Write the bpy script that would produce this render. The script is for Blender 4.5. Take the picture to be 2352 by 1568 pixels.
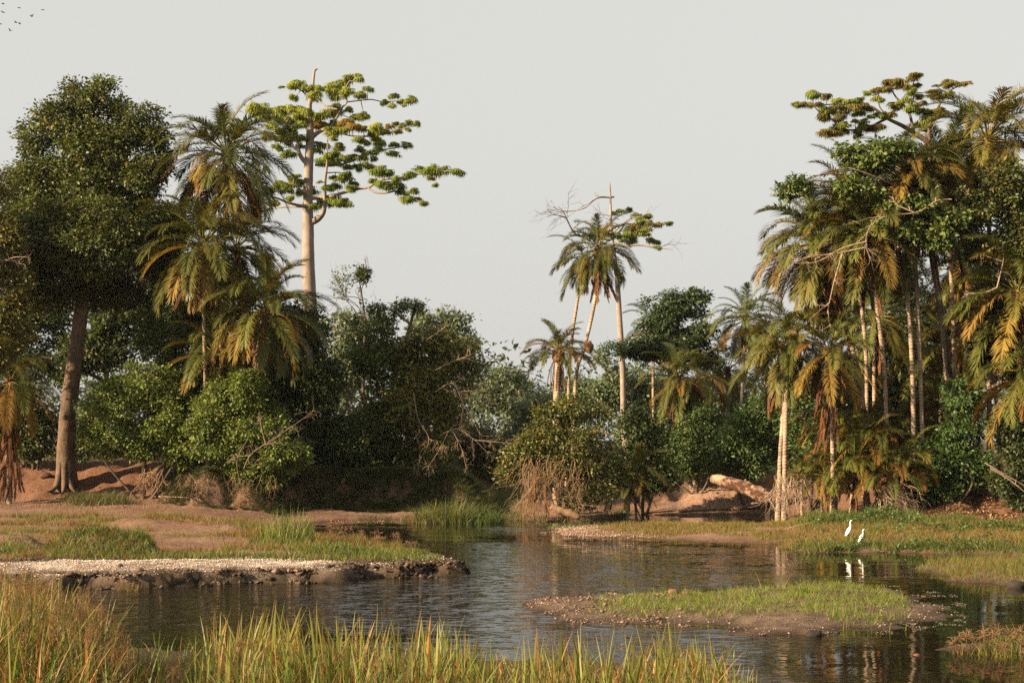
import bpy, math, time
import numpy as np
from mathutils import Vector, Matrix

T0 = time.time()
scene = bpy.context.scene
for o in list(bpy.data.objects):
    bpy.data.objects.remove(o)
COL = scene.collection
R = math.radians

# ------------------------------------------------------------------ camera
F, CX, HY, CH = 3267.0, 1176.0, 1004.0, 3.9      # focal length (in widths of 2352), centre, horizon, eye height over the water
cam_d = bpy.data.cameras.new('camera')
cam_d.sensor_width = 36.0
cam_d.lens = 36.0 * F / 2352.0
cam_d.shift_y = (HY - 784.0) / 2352.0
cam_d.clip_start = 0.1
cam_d.clip_end = 3000.0
cam = bpy.data.objects.new('camera', cam_d)
cam.location = (0, 0, CH)
cam.rotation_euler = (R(90), 0, 0)
COL.objects.link(cam)
scene.camera = cam

# ------------------------------------------------------------------ light
SUN_AZ, SUN_EL = -117.0, 20.0        # degrees clockwise from the view direction (+Y): behind left
az, el = R(SUN_AZ), R(SUN_EL)
to_sun = Vector((math.sin(az) * math.cos(el), math.cos(az) * math.cos(el), math.sin(el)))
world = bpy.data.worlds.new('World')
scene.world = world
world.use_nodes = True
wn, wl = world.node_tree.nodes, world.node_tree.links
wn.clear()
wo = wn.new('ShaderNodeOutputWorld')
bg = wn.new('ShaderNodeBackground')
sky = wn.new('ShaderNodeTexSky')
sky.sky_type = 'NISHITA'
sky.sun_disc = False
sky.sun_elevation = el
sky.sun_rotation = az
sky.altitude = 0
sky.air_density = 1.0
sky.dust_density = 6.0
sky.ozone_density = 1.0
hs = wn.new('ShaderNodeHueSaturation')
hs.inputs['Saturation'].default_value = 0.12
mixs = wn.new('ShaderNodeMix')
mixs.data_type = 'RGBA'
mixs.inputs['Factor'].default_value = 0.80          # milky, hazy sky: most of it one even veil
mixs.inputs[7].default_value = (4.35, 4.33, 4.1, 1)
wl.new(sky.outputs[0], hs.inputs['Color'])
wl.new(hs.outputs[0], mixs.inputs[6])
wl.new(mixs.outputs[2], bg.inputs['Color'])
bg.inputs['Strength'].default_value = 0.0595
wl.new(bg.outputs[0], wo.inputs['Surface'])

sun_d = bpy.data.lights.new('sun', 'SUN')
sun_d.energy = 5.0
sun_d.angle = R(0.6)
sun_d.color = (1.0, 0.77, 0.50)
sun = bpy.data.objects.new('sun', sun_d)
sun.rotation_euler = to_sun.to_track_quat('Z', 'Y').to_euler()
sun.location = (-60, -30, 60)
COL.objects.link(sun)

vs = scene.view_settings
vs.view_transform = 'Standard'
vs.look = 'None'
vs.exposure = 1.60
vs.gamma = 1.0
vs.use_curve_mapping = False
cy = scene.cycles
cy.max_bounces = 8
cy.diffuse_bounces = 4
cy.glossy_bounces = 3
cy.transmission_bounces = 5
cy.volume_bounces = 0
cy.transparent_max_bounces = 6
cy.use_denoising = False
cy.denoiser = 'OPENIMAGEDENOISE'
cy.denoising_input_passes = 'RGB_ALBEDO_NORMAL'
cy.denoising_prefilter = 'ACCURATE'
cy.sample_clamp_direct = 4.0
cy.sample_clamp_indirect = 0.6
cy.caustics_reflective = False
cy.caustics_refractive = False
cy.blur_glossy = 1.0

# ------------------------------------------------------------------ helpers
def rngs(s):
    return np.random.default_rng(s)

def pv(vx, vy, z=0.0):
    """plan position (x, distance) of a point of height z seen at picture place vx, vy"""
    d = (CH - z) * F / (vy - HY)
    return ((vx - CX) / F * d, d)

def P(vx, vy, d):
    return np.array([(vx - CX) / F * d, d, CH - (vy - HY) / F * d])

def norm(a):
    return a / np.maximum(np.linalg.norm(a, axis=-1, keepdims=True), 1e-9)

def ss(a, b, x):
    t = np.clip((x - a) / (b - a), 0, 1)
    return t * t * (3 - 2 * t)

def _hash(ix, iy, iz, seed):
    h = (ix * 374761393 + iy * 668265263 + iz * 2147483647 + seed * 974634777) & 0xffffffff
    h = ((h ^ (h >> 13)) * 1274126177) & 0xffffffff
    h = ((h ^ (h >> 15)) * 2246822519) & 0xffffffff
    return ((h ^ (h >> 16)) & 0xffffff) / float(0xffffff)

def vnoise(x, y, z=None, seed=0):
    x = np.asarray(x, float); y = np.asarray(y, float)
    z = np.zeros_like(x) if z is None else np.asarray(z, float)
    ix, iy, iz = np.floor(x).astype(np.int64), np.floor(y).astype(np.int64), np.floor(z).astype(np.int64)
    fx, fy, fz = x - ix, y - iy, z - iz
    fx, fy, fz = fx * fx * (3 - 2 * fx), fy * fy * (3 - 2 * fy), fz * fz * (3 - 2 * fz)
    r = 0
    for a in (0, 1):
        for b in (0, 1):
            for c in (0, 1):
                w = (fx if a else 1 - fx) * (fy if b else 1 - fy) * (fz if c else 1 - fz)
                r = r + w * _hash(ix + a, iy + b, iz + c, seed)
    return r

def fbm(x, y, seed=0, oct=4, z=None):
    s, a, t = 0, 1.0, 0
    for i in range(oct):
        f = 2.0 ** i
        s = s + a * vnoise(np.asarray(x) * f, np.asarray(y) * f, None if z is None else np.asarray(z) * f, seed + i * 17)
        t += a
        a *= 0.5
    return s / t

def mesh_np(name, V, faces, C=None, mat=None, smooth=False):
    V = np.asarray(V, np.float32)
    faces = [np.asarray(f, np.int32) for f in (faces if isinstance(faces, list) else [faces]) if len(f)]
    me = bpy.data.meshes.new(name)
    nl = sum(f.size for f in faces)
    nf = sum(len(f) for f in faces)
    me.vertices.add(len(V))
    me.vertices.foreach_set('co', V.ravel())
    me.loops.add(nl)
    me.loops.foreach_set('vertex_index', np.concatenate([f.ravel() for f in faces]))
    me.polygons.add(nf)
    tot = np.concatenate([np.full(len(f), f.shape[1], np.int32) for f in faces])
    me.polygons.foreach_set('loop_start', np.concatenate([[0], np.cumsum(tot)[:-1]]).astype(np.int32))
    me.polygons.foreach_set('loop_total', tot)
    if smooth:
        me.polygons.foreach_set('use_smooth', np.ones(nf, bool))
    if C is not None:
        a = me.color_attributes.new('tint', 'FLOAT_COLOR', 'POINT')
        c4 = np.ones((len(V), 4), np.float32)
        c4[:, :3] = C
        a.data.foreach_set('color', c4.ravel())
    me.update(calc_edges=True)
    if mat:
        me.materials.append(mat)
    return me

def thing(name, label, cat, loc=(0, 0, 0), group=None):
    o = bpy.data.objects.new(name, None)
    o.empty_display_size = 0.2
    o.location = [float(v) for v in loc]
    COL.objects.link(o)
    o['label'] = label
    o['category'] = cat
    if group:
        o['group'] = group
    return o

def obj(name, me, parent=None, loc=None, kind=None, label=None, cat=None, group=None):
    o = bpy.data.objects.new(name, me)
    COL.objects.link(o)
    if parent is not None:
        o.parent = parent
    if loc is not None:
        o.location = [float(v) for v in loc]
    if kind: o['kind'] = kind
    if label: o['label'] = label
    if cat: o['category'] = cat
    if group: o['group'] = group
    return o

class Acc:
    """collects geometry for one mesh"""
    def __init__(s):
        s.v, s.q, s.t, s.c, s.n = [], [], [], [], 0
    def add(s, V, Q=None, T=None, C=(1, 1, 1)):
        V = np.asarray(V, float)
        s.v.append(V)
        C = np.asarray(C, float)
        s.c.append(np.broadcast_to(C, (len(V), 3)))
        if Q is not None and len(Q): s.q.append(np.asarray(Q) + s.n)
        if T is not None and len(T): s.t.append(np.asarray(T) + s.n)
        s.n += len(V)
    def tube(s, pts, rad, sides=6, C=(1, 1, 1), cap=True, wob=0.0, rng=None, flat=None):
        pts = np.asarray(pts, float); rad = np.broadcast_to(np.asarray(rad, float), (len(pts),))
        n = len(pts)
        tan = norm(np.gradient(pts, axis=0))
        ref = np.array([0.0, 1.0, 0.05]) if abs(tan[0][1]) < 0.9 else np.array([1.0, 0, 0.05])
        u = norm(np.cross(tan[0], ref))
        V = np.zeros((n, sides, 3))
        ang = np.arange(sides) / sides * 2 * math.pi
        for i in range(n):
            u = norm(u - tan[i] * np.dot(u, tan[i]))
            w = np.cross(tan[i], u)
            rr = rad[i] * (1 + (wob * (rng.random(sides) - .5) if wob else 0))
            V[i] = pts[i] + np.outer(np.cos(ang) * rr, u) + np.outer(np.sin(ang) * rr, w)
        idx = np.arange(n * sides).reshape(n, sides)
        a = idx[:-1]; b = np.roll(idx, -1, 1)[:-1]; c = np.roll(idx, -1, 1)[1:]; d = idx[1:]
        Q = np.stack([a, b, c, d], -1).reshape(-1, 4)
        VV = V.reshape(-1, 3)
        T = None
        if cap:
            VV = np.vstack([VV, pts[0], pts[-1]])
            k0, k1 = n * sides, n * sides + 1
            j = np.arange(sides)
            T = np.vstack([np.stack([idx[0][(j + 1) % sides], idx[0][j], np.full(sides, k0)], -1),
                           np.stack([idx[-1][j], idx[-1][(j + 1) % sides], np.full(sides, k1)], -1)])
        s.add(VV, Q, T, C)
    def mesh(s, name, mat, smooth=False, off=(0, 0, 0)):
        V = np.vstack(s.v) - np.asarray(off)
        C = np.vstack(s.c)
        f = []
        if s.q: f.append(np.vstack(s.q))
        if s.t: f.append(np.vstack(s.t))
        return mesh_np(name, V, f, C, mat, smooth)

def curve(pts, n):
    """smooth resampling of a polyline (rows of any width)"""
    p = np.asarray(pts, float)
    m = len(p)
    t = np.linspace(0, m - 1, n)
    i = np.clip(np.floor(t).astype(int), 0, m - 2)
    f = (t - i)[:, None]
    g = lambda k: p[np.clip(k, 0, m - 1)]
    p0, p1, p2, p3 = g(i - 1), g(i), g(i + 1), g(i + 2)
    return 0.5 * (2 * p1 + (p2 - p0) * f + (2 * p0 - 5 * p1 + 4 * p2 - p3) * f ** 2 + (3 * p1 - p0 - 3 * p2 + p3) * f ** 3)

# ------------------------------------------------------------------ materials
def new_mat(name):
    m = bpy.data.materials.new(name)
    m.use_nodes = True
    n, l = m.node_tree.nodes, m.node_tree.links
    n.clear()
    out = n.new('ShaderNodeOutputMaterial')
    return m, n, l, out

def leaf_mat(name, base, rough=0.5, trans=0.3, tcol=(1.25, 1.15, 0.5), spec=0.35, objvar=0.0, warm=None):
    m, n, l, out = new_mat(name)
    at = n.new('ShaderNodeAttribute'); at.attribute_name = 'tint'
    mul = n.new('ShaderNodeMix'); mul.data_type = 'RGBA'; mul.blend_type = 'MULTIPLY'
    mul.inputs['Factor'].default_value = 1
    mul.inputs[7].default_value = (*base, 1)
    l.new(at.outputs['Color'], mul.inputs[6])
    src = mul.outputs[2]
    if objvar:
        oi = n.new('ShaderNodeObjectInfo')
        mr = n.new('ShaderNodeMapRange')
        mr.inputs[3].default_value = 1 - objvar; mr.inputs[4].default_value = 1 + objvar
        l.new(oi.outputs['Random'], mr.inputs[0])
        hsv = n.new('ShaderNodeHueSaturation')
        l.new(mr.outputs[0], hsv.inputs['Value'])
        l.new(src, hsv.inputs['Color'])
        src = hsv.outputs[0]
        if warm:
            mx = n.new('ShaderNodeMix'); mx.data_type = 'RGBA'
            mt = n.new('ShaderNodeMath'); mt.operation = 'MULTIPLY_ADD'
            mt.inputs[1].default_value = 7.31; mt.inputs[2].default_value = 0.0
            fr = n.new('ShaderNodeMath'); fr.operation = 'FRACT'
            pw = n.new('ShaderNodeMath'); pw.operation = 'POWER'; pw.inputs[1].default_value = 2.2
            l.new(oi.outputs['Random'], mt.inputs[0]); l.new(mt.outputs[0], fr.inputs[0]); l.new(fr.outputs[0], pw.inputs[0])
            l.new(pw.outputs[0], mx.inputs['Factor'])
            l.new(src, mx.inputs[6]); mx.inputs[7].default_value = (*warm, 1)
            src = mx.outputs[2]
    pb = n.new('ShaderNodeBsdfPrincipled')
    pb.inputs['Roughness'].default_value = rough
    pb.inputs['Specular IOR Level'].default_value = spec
    l.new(src, pb.inputs['Base Color'])
    if trans:
        tc = n.new('ShaderNodeMix'); tc.data_type = 'RGBA'; tc.blend_type = 'MULTIPLY'
        tc.inputs['Factor'].default_value = 1
        tc.inputs[7].default_value = (*tcol, 1)
        l.new(src, tc.inputs[6])
        tb = n.new('ShaderNodeBsdfTranslucent')
        l.new(tc.outputs[2], tb.inputs['Color'])
        ms = n.new('ShaderNodeMixShader'); ms.inputs[0].default_value = trans
        l.new(pb.outputs[0], ms.inputs[1]); l.new(tb.outputs[0], ms.inputs[2])
        l.new(ms.outputs[0], out.inputs['Surface'])
    else:
        l.new(pb.outputs[0], out.inputs['Surface'])
    return m

def bark_mat(name, c1, c2, scale=3.0, rings=0.0, bump=0.5, rough=0.85, stretch=(1, 1, 0.25), lo=.38, hi=.62):
    m, n, l, out = new_mat(name)
    tc = n.new('ShaderNodeTexCoord')
    mp = n.new('ShaderNodeMapping'); mp.inputs['Scale'].default_value = stretch
    l.new(tc.outputs['Object'], mp.inputs[0])
    nz = n.new('ShaderNodeTexNoise'); nz.inputs['Scale'].default_value = scale * 3; nz.inputs['Detail'].default_value = 8
    nz.inputs['Roughness'].default_value = 0.65
    l.new(mp.outputs[0], nz.inputs['Vector'])
    n2 = n.new('ShaderNodeTexNoise'); n2.inputs['Scale'].default_value = scale * 0.7; n2.inputs['Detail'].default_value = 4
    l.new(tc.outputs['Object'], n2.inputs['Vector'])
    ad = n.new('ShaderNodeMath'); ad.operation = 'ADD'
    l.new(nz.outputs[0], ad.inputs[0]); l.new(n2.outputs[0], ad.inputs[1])
    rp = n.new('ShaderNodeValToRGB')
    rp.color_ramp.elements[0].position = lo; rp.color_ramp.elements[0].color = (*c1, 1)
    rp.color_ramp.elements[1].position = hi; rp.color_ramp.elements[1].color = (*c2, 1)
    hf = n.new('ShaderNodeMath'); hf.operation = 'MULTIPLY'; hf.inputs[1].default_value = 0.5
    l.new(ad.outputs[0], hf.inputs[0]); l.new(hf.outputs[0], rp.inputs[0])
    at = n.new('ShaderNodeAttribute'); at.attribute_name = 'tint'
    mul = n.new('ShaderNodeMix'); mul.data_type = 'RGBA'; mul.blend_type = 'MULTIPLY'; mul.inputs['Factor'].default_value = 1
    l.new(rp.outputs[0], mul.inputs[6]); l.new(at.outputs['Color'], mul.inputs[7])
    pb = n.new('ShaderNodeBsdfPrincipled'); pb.inputs['Roughness'].default_value = rough
    pb.inputs['Specular IOR Level'].default_value = 0.2
    l.new(mul.outputs[2], pb.inputs['Base Color'])
    hsrc = nz.outputs[0]
    if rings:
        wv = n.new('ShaderNodeTexWave'); wv.bands_direction = 'Z'; wv.inputs['Scale'].default_value = rings
        wv.inputs['Distortion'].default_value = 2.5; wv.inputs['Detail'].default_value = 2
        l.new(tc.outputs['Object'], wv.inputs['Vector'])
        a2 = n.new('ShaderNodeMath'); a2.operation = 'MULTIPLY_ADD'; a2.inputs[1].default_value = 0.7
        l.new(wv.outputs[1], a2.inputs[0]); l.new(nz.outputs[0], a2.inputs[2])
        hsrc = a2.outputs[0]
    bp = n.new('ShaderNodeBump'); bp.inputs['Strength'].default_value = bump; bp.inputs['Distance'].default_value = 0.04
    l.new(hsrc, bp.inputs['Height']); l.new(bp.outputs[0], pb.inputs['Normal'])
    l.new(pb.outputs[0], out.inputs['Surface'])
    return m

M = {}
M['leaf'] = leaf_mat('broad_leaf', (1, 1, 1), trans=0.28)
M['umbrella'] = leaf_mat('umbrella_leaf', (1, 1, 1), trans=0.42, objvar=0.22)
M['frond'] = leaf_mat('palm_leaf', (0.080, 0.098, 0.022), rough=0.5, trans=0.25, spec=0.3, objvar=0.3, warm=(0.15, 0.125, 0.026))
M['frond_far'] = leaf_mat('palm_leaf_cool', (0.09, 0.115, 0.042), rough=0.45, trans=0.22, spec=0.5, objvar=0.25)
M['frond_yellow'] = leaf_mat('palm_leaf_yellowing', (0.16, 0.118, 0.026), rough=0.6, trans=0.22, spec=0.2, objvar=0.3, warm=(0.18, 0.088, 0.024))
M['frond_dead'] = leaf_mat('palm_leaf_dead', (0.15, 0.070, 0.032), rough=0.8, trans=0.12, spec=0.15, objvar=0.4, warm=(0.12, 0.075, 0.045))
M['grass'] = leaf_mat('grass_blade', (1, 1, 1), rough=0.5, trans=0.35, tcol=(1.2, 1.1, 0.5), spec=0.3)
M['bark_grey'] = bark_mat('grey_brown_bark', (0.055, 0.036, 0.024), (0.15, 0.10, 0.066), 3.0, bump=0.8)
M['bark_pale'] = bark_mat('pale_smooth_bark', (0.165, 0.130, 0.105), (0.285, 0.228, 0.188), 1.6, bump=0.35, stretch=(1, 1, .6))
M['bark_palm'] = bark_mat('palm_bark', (0.15, 0.105, 0.073), (0.40, 0.30, 0.215), 3.0, rings=2.2, bump=0.8, stretch=(1, 1, 1.5))
M['bark_dark'] = bark_mat('dark_bark', (0.05, 0.036, 0.026), (0.12, 0.085, 0.06), 3.0, bump=0.8)
M['twig'] = bark_mat('dry_twig', (0.18, 0.125, 0.085), (0.34, 0.25, 0.18), 4.0, bump=0.2)
M['twig_brown'] = bark_mat('brown_twig', (0.15, 0.09, 0.05), (0.27, 0.17, 0.095), 4.0, bump=0.2)
M['log'] = bark_mat('weathered_log', (0.05, 0.021, 0.011), (0.30, 0.20, 0.135), 1.5, bump=1.0, stretch=(0.4, 1, 1), lo=.46, hi=.58)
M['fibre'] = bark_mat('palm_fibre', (0.09, 0.045, 0.022), (0.24, 0.12, 0.06), 6.0, bump=1.0, stretch=(1, 1, .3))

# ------------------------------------------------------------------ terrain
def poly(pts):
    return np.array(pts, float)

TERR = poly([pv(*p) for p in [(-1300, 1352), (0, 1356), (230, 1352), (420, 1348), (560, 1342), (700, 1338), (805, 1335), (820, 1326), (930, 1325), (1055, 1318), (1066, 1306), (1040, 1298), (1000, 1291), (985, 1279), (925, 1259), (840, 1243), (745, 1239), (700, 1228), (696, 1212), (720, 1197), (870, 1192), (960, 1194), (1135, 1196), (1180, 1193), (1260, 1199), (1330, 1197), (1430, 1192), (1445, 1184), (1480, 1180), (1560, 1184), (1640, 1181), (1720, 1180), (1800, 1187), (1836, 1193), (1820, 1201), (1700, 1205), (1600, 1206), (1480, 1206), (1350, 1208), (1262, 1211), (1249, 1217), (1262, 1225), (1300, 1231), (1440, 1236), (1600, 1243), (1770, 1249), (1800, 1262), (1850, 1268), (1960, 1270), (2100, 1272), (2200, 1271), (2352, 1276), (2700, 1290), (3400, 1300)]]
            + [(150, 44), (600, 60), (600, 900), (-600, 900), (-600, 37)])
GRAV = poly([pv(*p) for p in [(-1300, 1352), (0, 1356), (230, 1352), (420, 1348), (560, 1342), (700, 1338), (805, 1335), (820, 1326), (930, 1325), (1055, 1318), (1066, 1306), (1040, 1298), (1000, 1291)]]
            + [pv(900, 1281, .4), pv(600, 1274, .4), pv(300, 1276, .4), pv(0, 1284, .4), pv(-1300, 1290, .4)])
ISLE = poly([pv(*p) for p in [(1152, 1393), (1210, 1379), (1300, 1369), (1500, 1359), (1620, 1361), (1750, 1354), (1880, 1346), (2010, 1347), (2080, 1362), (2110, 1385), (2165, 1400), (2182, 1415), (2100, 1426), (2060, 1430), (2000, 1441), (1900, 1456), (1750, 1457), (1640, 1446), (1560, 1442), (1420, 1437), (1330, 1427), (1240, 1408)]])
PATCH1 = poly([pv(*p) for p in [(2118, 1303), (2180, 1297), (2260, 1294), (2352, 1293), (2600, 1292), (2600, 1360), (2352, 1352), (2290, 1341), (2200, 1335), (2150, 1324)]])
PATCH2 = poly([pv(*p) for p in [(2192, 1490), (2240, 1481), (2352, 1473), (2600, 1465), (2600, 1510), (2352, 1505), (2280, 1506), (2220, 1500)]])
NEAR = poly([pv(*p) for p in [(-2500, 1440), (-300, 1430), (0, 1462), (250, 1488), (450, 1496), (1000, 1520), (1400, 1535), (1600, 1552), (1690, 1585)]]
            + [(4.0, 18.5), (5, 15), (8, 12), (30, 9), (600, 5), (600, -120), (-600, -120), (-600, 24)])
def vd(vx, d):
    return ((vx - CX) / F * d, d)
PLAT = poly([(-600, 60)] + [vd(*p) for p in [(-900, 66), (0, 68), (340, 67.6), (420, 67.2), (480, 67), (620, 67.2), (690, 69.3), (800, 70), (1000, 69.8), (1090, 68.6), (1130, 68.4), (1150, 70), (1142, 80), (1200, 88), (1300, 80), (1420, 75), (1540, 75.5), (1640, 74), (1750, 70), (1850, 67), (1900, 63), (2050, 60.5), (2200, 58.5), (2400, 57.5), (2900, 55)]]
            + [(600, 60), (600, 900), (-600, 900)])

def sdist(poly_, x, y):
    """signed distance, positive inside"""
    best = np.full(x.shape, 1e18)
    inside = np.zeros(x.shape, bool)
    n = len(poly_)
    for i in range(n):
        ax, ay = poly_[i]; bx, by = poly_[(i + 1) % n]
        dx, dy = bx - ax, by - ay
        t = np.clip(((x - ax) * dx + (y - ay) * dy) / (dx * dx + dy * dy + 1e-12), 0, 1)
        d2 = (x - ax - t * dx) ** 2 + (y - ay - t * dy) ** 2
        best = np.minimum(best, d2)
        cr = ((ay > y) != (by > y)) & (x < dx * (y - ay) / (dy + (1e-12 if dy == 0 else 0)) + ax)
        inside ^= cr
    d = np.sqrt(best)
    return np.where(inside, d, -d)

def ground(x, y, full=False):
    x = np.asarray(x, float); y = np.asarray(y, float)
    amp = 0.16 + 0.0025 * np.clip(y, 0, 80)
    rag = 4.4 * amp
    wx = x + (fbm(x * 0.9, y * 0.9, 3, 4) - .5) * rag * 1.3 + (fbm(x * 3.1, y * 3.1, 5, 3) - .5) * .5
    wy = y + (fbm(x * 0.9, y * 0.9, 9, 4) - .5) * rag * 1.6 + (fbm(x * 3.1, y * 3.1, 13, 3) - .5) * .6
    vx = CX + F * x / np.maximum(y, 1)
    dT, dG, dI = sdist(TERR, wx, wy), sdist(GRAV, wx, wy), sdist(ISLE, wx, wy)
    dI = dI + np.where(np.abs(dI) < 3, (fbm(x * 1.1, y * 1.1, 47, 3) - .5) * 1.5 * ss(-1.2, .3, dI), 0)
    d1, d2, dN, dP = sdist(PATCH1, wx, wy), sdist(PATCH2, wx, wy), sdist(NEAR, wx, wy), sdist(PLAT, wx, wy)
    n1 = fbm(x * 0.5, y * 0.5, 21, 4) - .5
    n2 = fbm(x * 2.2, y * 2.2, 31, 3) - .5
    n3 = fbm(x * 6.0, y * 6.0, 41, 2) - .5
    hT = 0.10 * ss(0, .35, dT) + 0.26 * ss(.3, 4.0, dT) + 0.38 * ss(47, 67, y) * ss(1, 8, dT) + (n1 * .22 + n2 * .10) * ss(.2, 2, dT) + n3 * .02
    hT = hT + (.52 * np.exp(-((y - 43.3) / .7) ** 2) * ss(90, 150, vx) * ss(375, 335, vx) + .40 * np.exp(-((y - 46.2) / .8) ** 2) * ss(110, 60, vx) + .30 * np.exp(-((y - 54) / 1.6) ** 2) * ss(200, 300, vx) * ss(680, 560, vx)) * (.6 + .8 * fbm(x * 1.2, y * 1.2, 23, 3))
    hT = hT * (1 - .55 * ss(1880, 1780, vx) * ss(1150, 1240, vx) * ss(66, 63.5, y))
    lump = np.clip(0.55 + 1.5 * (fbm(x * 1.1, y * 1.1, 77, 3) - .5), .3, 1.15)
    hG = (0.35 * ss(0.02, .08 + .36 * lump, dG) + .13 * ss(.3, 3.0, dG)) * (0.82 + .22 * lump) + n2 * .03 + n3 * .03 * ss(0, .4, dG)
    hI = 0.03 * ss(0, .2, dI) + 0.11 * ss(.15, 1.6, dI) + (n2 * .16 + n3 * .06) * ss(.1, .8, dI)
    h1 = 0.04 * ss(0, .2, d1) + 0.16 * ss(.1, 1.2, d1) + n2 * .06 * ss(0, .6, d1)
    h2 = 0.04 * ss(0, .2, d2) + 0.14 * ss(.1, 1.0, d2) + n2 * .05 * ss(0, .6, d2)
    hN = 0.12 * ss(0, .5, dN) + 0.32 * ss(.4, 6, dN) + 1.85 * ss(8, 17, dN) + n2 * .08 * ss(.2, 1, dN)
    w = 7.5 + (1.5 - 7.5) * ss(330, 470, vx) + 1.3 * ss(640, 760, vx) + 1.5 * ss(1130, 1200, vx) + 3.0 * ss(1600, 1900, vx)
    hP = (1.9 - .35 * ss(300, 600, vx) - 0.15 * ss(1150, 1300, vx)) * ss(0, 1, (dP + n1 * (1.0 * ss(300, 500, vx) - .8 * ss(620, 720, vx) * ss(1180, 1130, vx))) / w) + (n1 * .35 + n2 * .16 + n3 * .05) * ss(0, 1.5, dP)
    land = np.maximum.reduce([np.where(dT > 0, hT + np.where(dP > 0, hP, 0), -9), np.where(dG > 0, hG, -9),
                              np.where(dI > 0, hI, -9), np.where(d1 > 0, h1, -9), np.where(d2 > 0, h2, -9), np.where(dN > 0, hN, -9)])
    dall = np.maximum.reduce([dT, dG, dI, d1, d2, dN])
    bed = -0.02 - 0.5 * ss(0, 2.0, -dall)
    h = np.where(dall > 0, np.maximum(land, 0.008), bed)
    if full:
        return h, dict(T=dT, G=dG, I=dI, A=d1, B=d2, N=dN, P=dP, vx=vx, n1=n1, n2=n2, n3=n3)
    return h

def gz(x, y):
    return float(ground(np.array([x]), np.array([y]))[0])

ys = [4.0]
while ys[-1] < 92: ys.append(ys[-1] + max(0.12, 0.0064 * ys[-1]))
while ys[-1] < 900: ys.append(ys[-1] * 1.06)
ys = np.array([-100, -50, -25, -12, -5, 0] + ys)
xs = np.concatenate([-np.geomspace(600, 31, 24), np.arange(-30, 30.01, 0.21), np.geomspace(31, 600, 24)])
gx, gy = np.meshgrid(xs, ys)
H, Z = ground(gx.ravel(), gy.ravel(), True)
# colours of the ground, with bank and bar-front shade painted in
x_, y_ = gx.ravel(), gy.ravel()
def lerp(a, b, t):
    return a + (b - a) * np.clip(t, 0, 1)[:, None]
nA = fbm(x_ * .8, y_ * .8, 61, 4); nB = fbm(x_ * 3, y_ * 3, 71, 3)
c = np.tile([0.215, 0.122, 0.078], (len(x_), 1))                             # pinkish brown mud
c = lerp(c, np.array([0.27, 0.165, 0.11]), (nA - .45) * 4)
plat = ss(0, 2.5, Z['P'])
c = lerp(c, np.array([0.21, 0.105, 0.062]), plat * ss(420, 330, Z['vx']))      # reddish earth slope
c = lerp(c, np.array([0.045, 0.036, 0.020]), plat * ss(335, 400, Z['vx']) * ss(1500, 1300, Z['vx']))  # far bank: its tree shade put into a dark soil colour
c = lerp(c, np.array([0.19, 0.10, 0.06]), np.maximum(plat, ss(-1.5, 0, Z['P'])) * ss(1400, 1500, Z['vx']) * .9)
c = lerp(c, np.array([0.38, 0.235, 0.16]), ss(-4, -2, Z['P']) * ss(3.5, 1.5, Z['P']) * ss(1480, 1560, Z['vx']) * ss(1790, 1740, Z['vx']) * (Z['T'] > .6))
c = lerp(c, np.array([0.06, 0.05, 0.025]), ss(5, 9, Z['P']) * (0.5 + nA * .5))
g_in = ss(.25, 1.2, Z['G'] + nB * .5) * ss(.22, .36, H + nB * .1)
c = lerp(c, np.array([0.032, 0.021, 0.0145]), (Z['G'] > 0) * 1.0)  # dark mud, with the shade of the steep front worked into the colour
c = lerp(c, np.array([0.56, 0.465, 0.395]), g_in * np.clip(.6 + (nA - .4) * 2.2, .25, 1) * ss(1000, 820, Z['vx']))
c = lerp(c, np.array([0.22, 0.15, 0.105]), (Z['G'] > .15) * ss(.30, .6, nB) * ss(.15, .3, H) * .8)
c = lerp(c, lerp(np.tile([0.20, 0.145, 0.105], (len(x_), 1)), np.array([0.11, 0.075, 0.052]), (nB - .42) * 5), (np.maximum(Z['I'], np.maximum(Z['A'], Z['B'])) > 0) * .85)
c = lerp(c, np.array([0.05, 0.04, 0.02]), (Z['N'] > 0) * .8)
c = lerp(c, c * 0.42, ss(.07, .012, H))                                      # wet edge
c = np.where((H < 0)[:, None], np.array([0.05, 0.036, 0.02]), c)
ny, nx = gx.shape
idx = np.arange(ny * nx).reshape(ny, nx)
quads = np.stack([idx[:-1, :-1], idx[:-1, 1:], idx[1:, 1:], idx[1:, :-1]], -1).reshape(-1, 4)

m, n, l, out = new_mat('earth')
at = n.new('ShaderNodeAttribute'); at.attribute_name = 'tint'
tc = n.new('ShaderNodeTexCoord')
nz = n.new('ShaderNodeTexNoise'); nz.inputs['Scale'].default_value = 5; nz.inputs['Detail'].default_value = 10; nz.inputs['Roughness'].default_value = .7
nf = n.new('ShaderNodeTexNoise'); nf.inputs['Scale'].default_value = 26; nf.inputs['Detail'].default_value = 6; nf.inputs['Roughness'].default_value = .7
l.new(tc.outputs['Object'], nz.inputs[0]); l.new(tc.outputs['Object'], nf.inputs[0])
mr = n.new('ShaderNodeMapRange'); mr.inputs[1].default_value = .3; mr.inputs[2].default_value = .7; mr.inputs[3].default_value = .62; mr.inputs[4].default_value = 1.3
l.new(nz.outputs[0], mr.inputs[0])
mr2 = n.new('ShaderNodeMapRange'); mr2.inputs[1].default_value = .3; mr2.inputs[2].default_value = .7; mr2.inputs[3].default_value = .7; mr2.inputs[4].default_value = 1.25
l.new(nf.outputs[0], mr2.inputs[0])
mm = n.new('ShaderNodeMath'); mm.operation = 'MULTIPLY'
l.new(mr.outputs[0], mm.inputs[0]); l.new(mr2.outputs[0], mm.inputs[1])
vm = n.new('ShaderNodeVectorMath'); vm.operation = 'SCALE'
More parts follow.
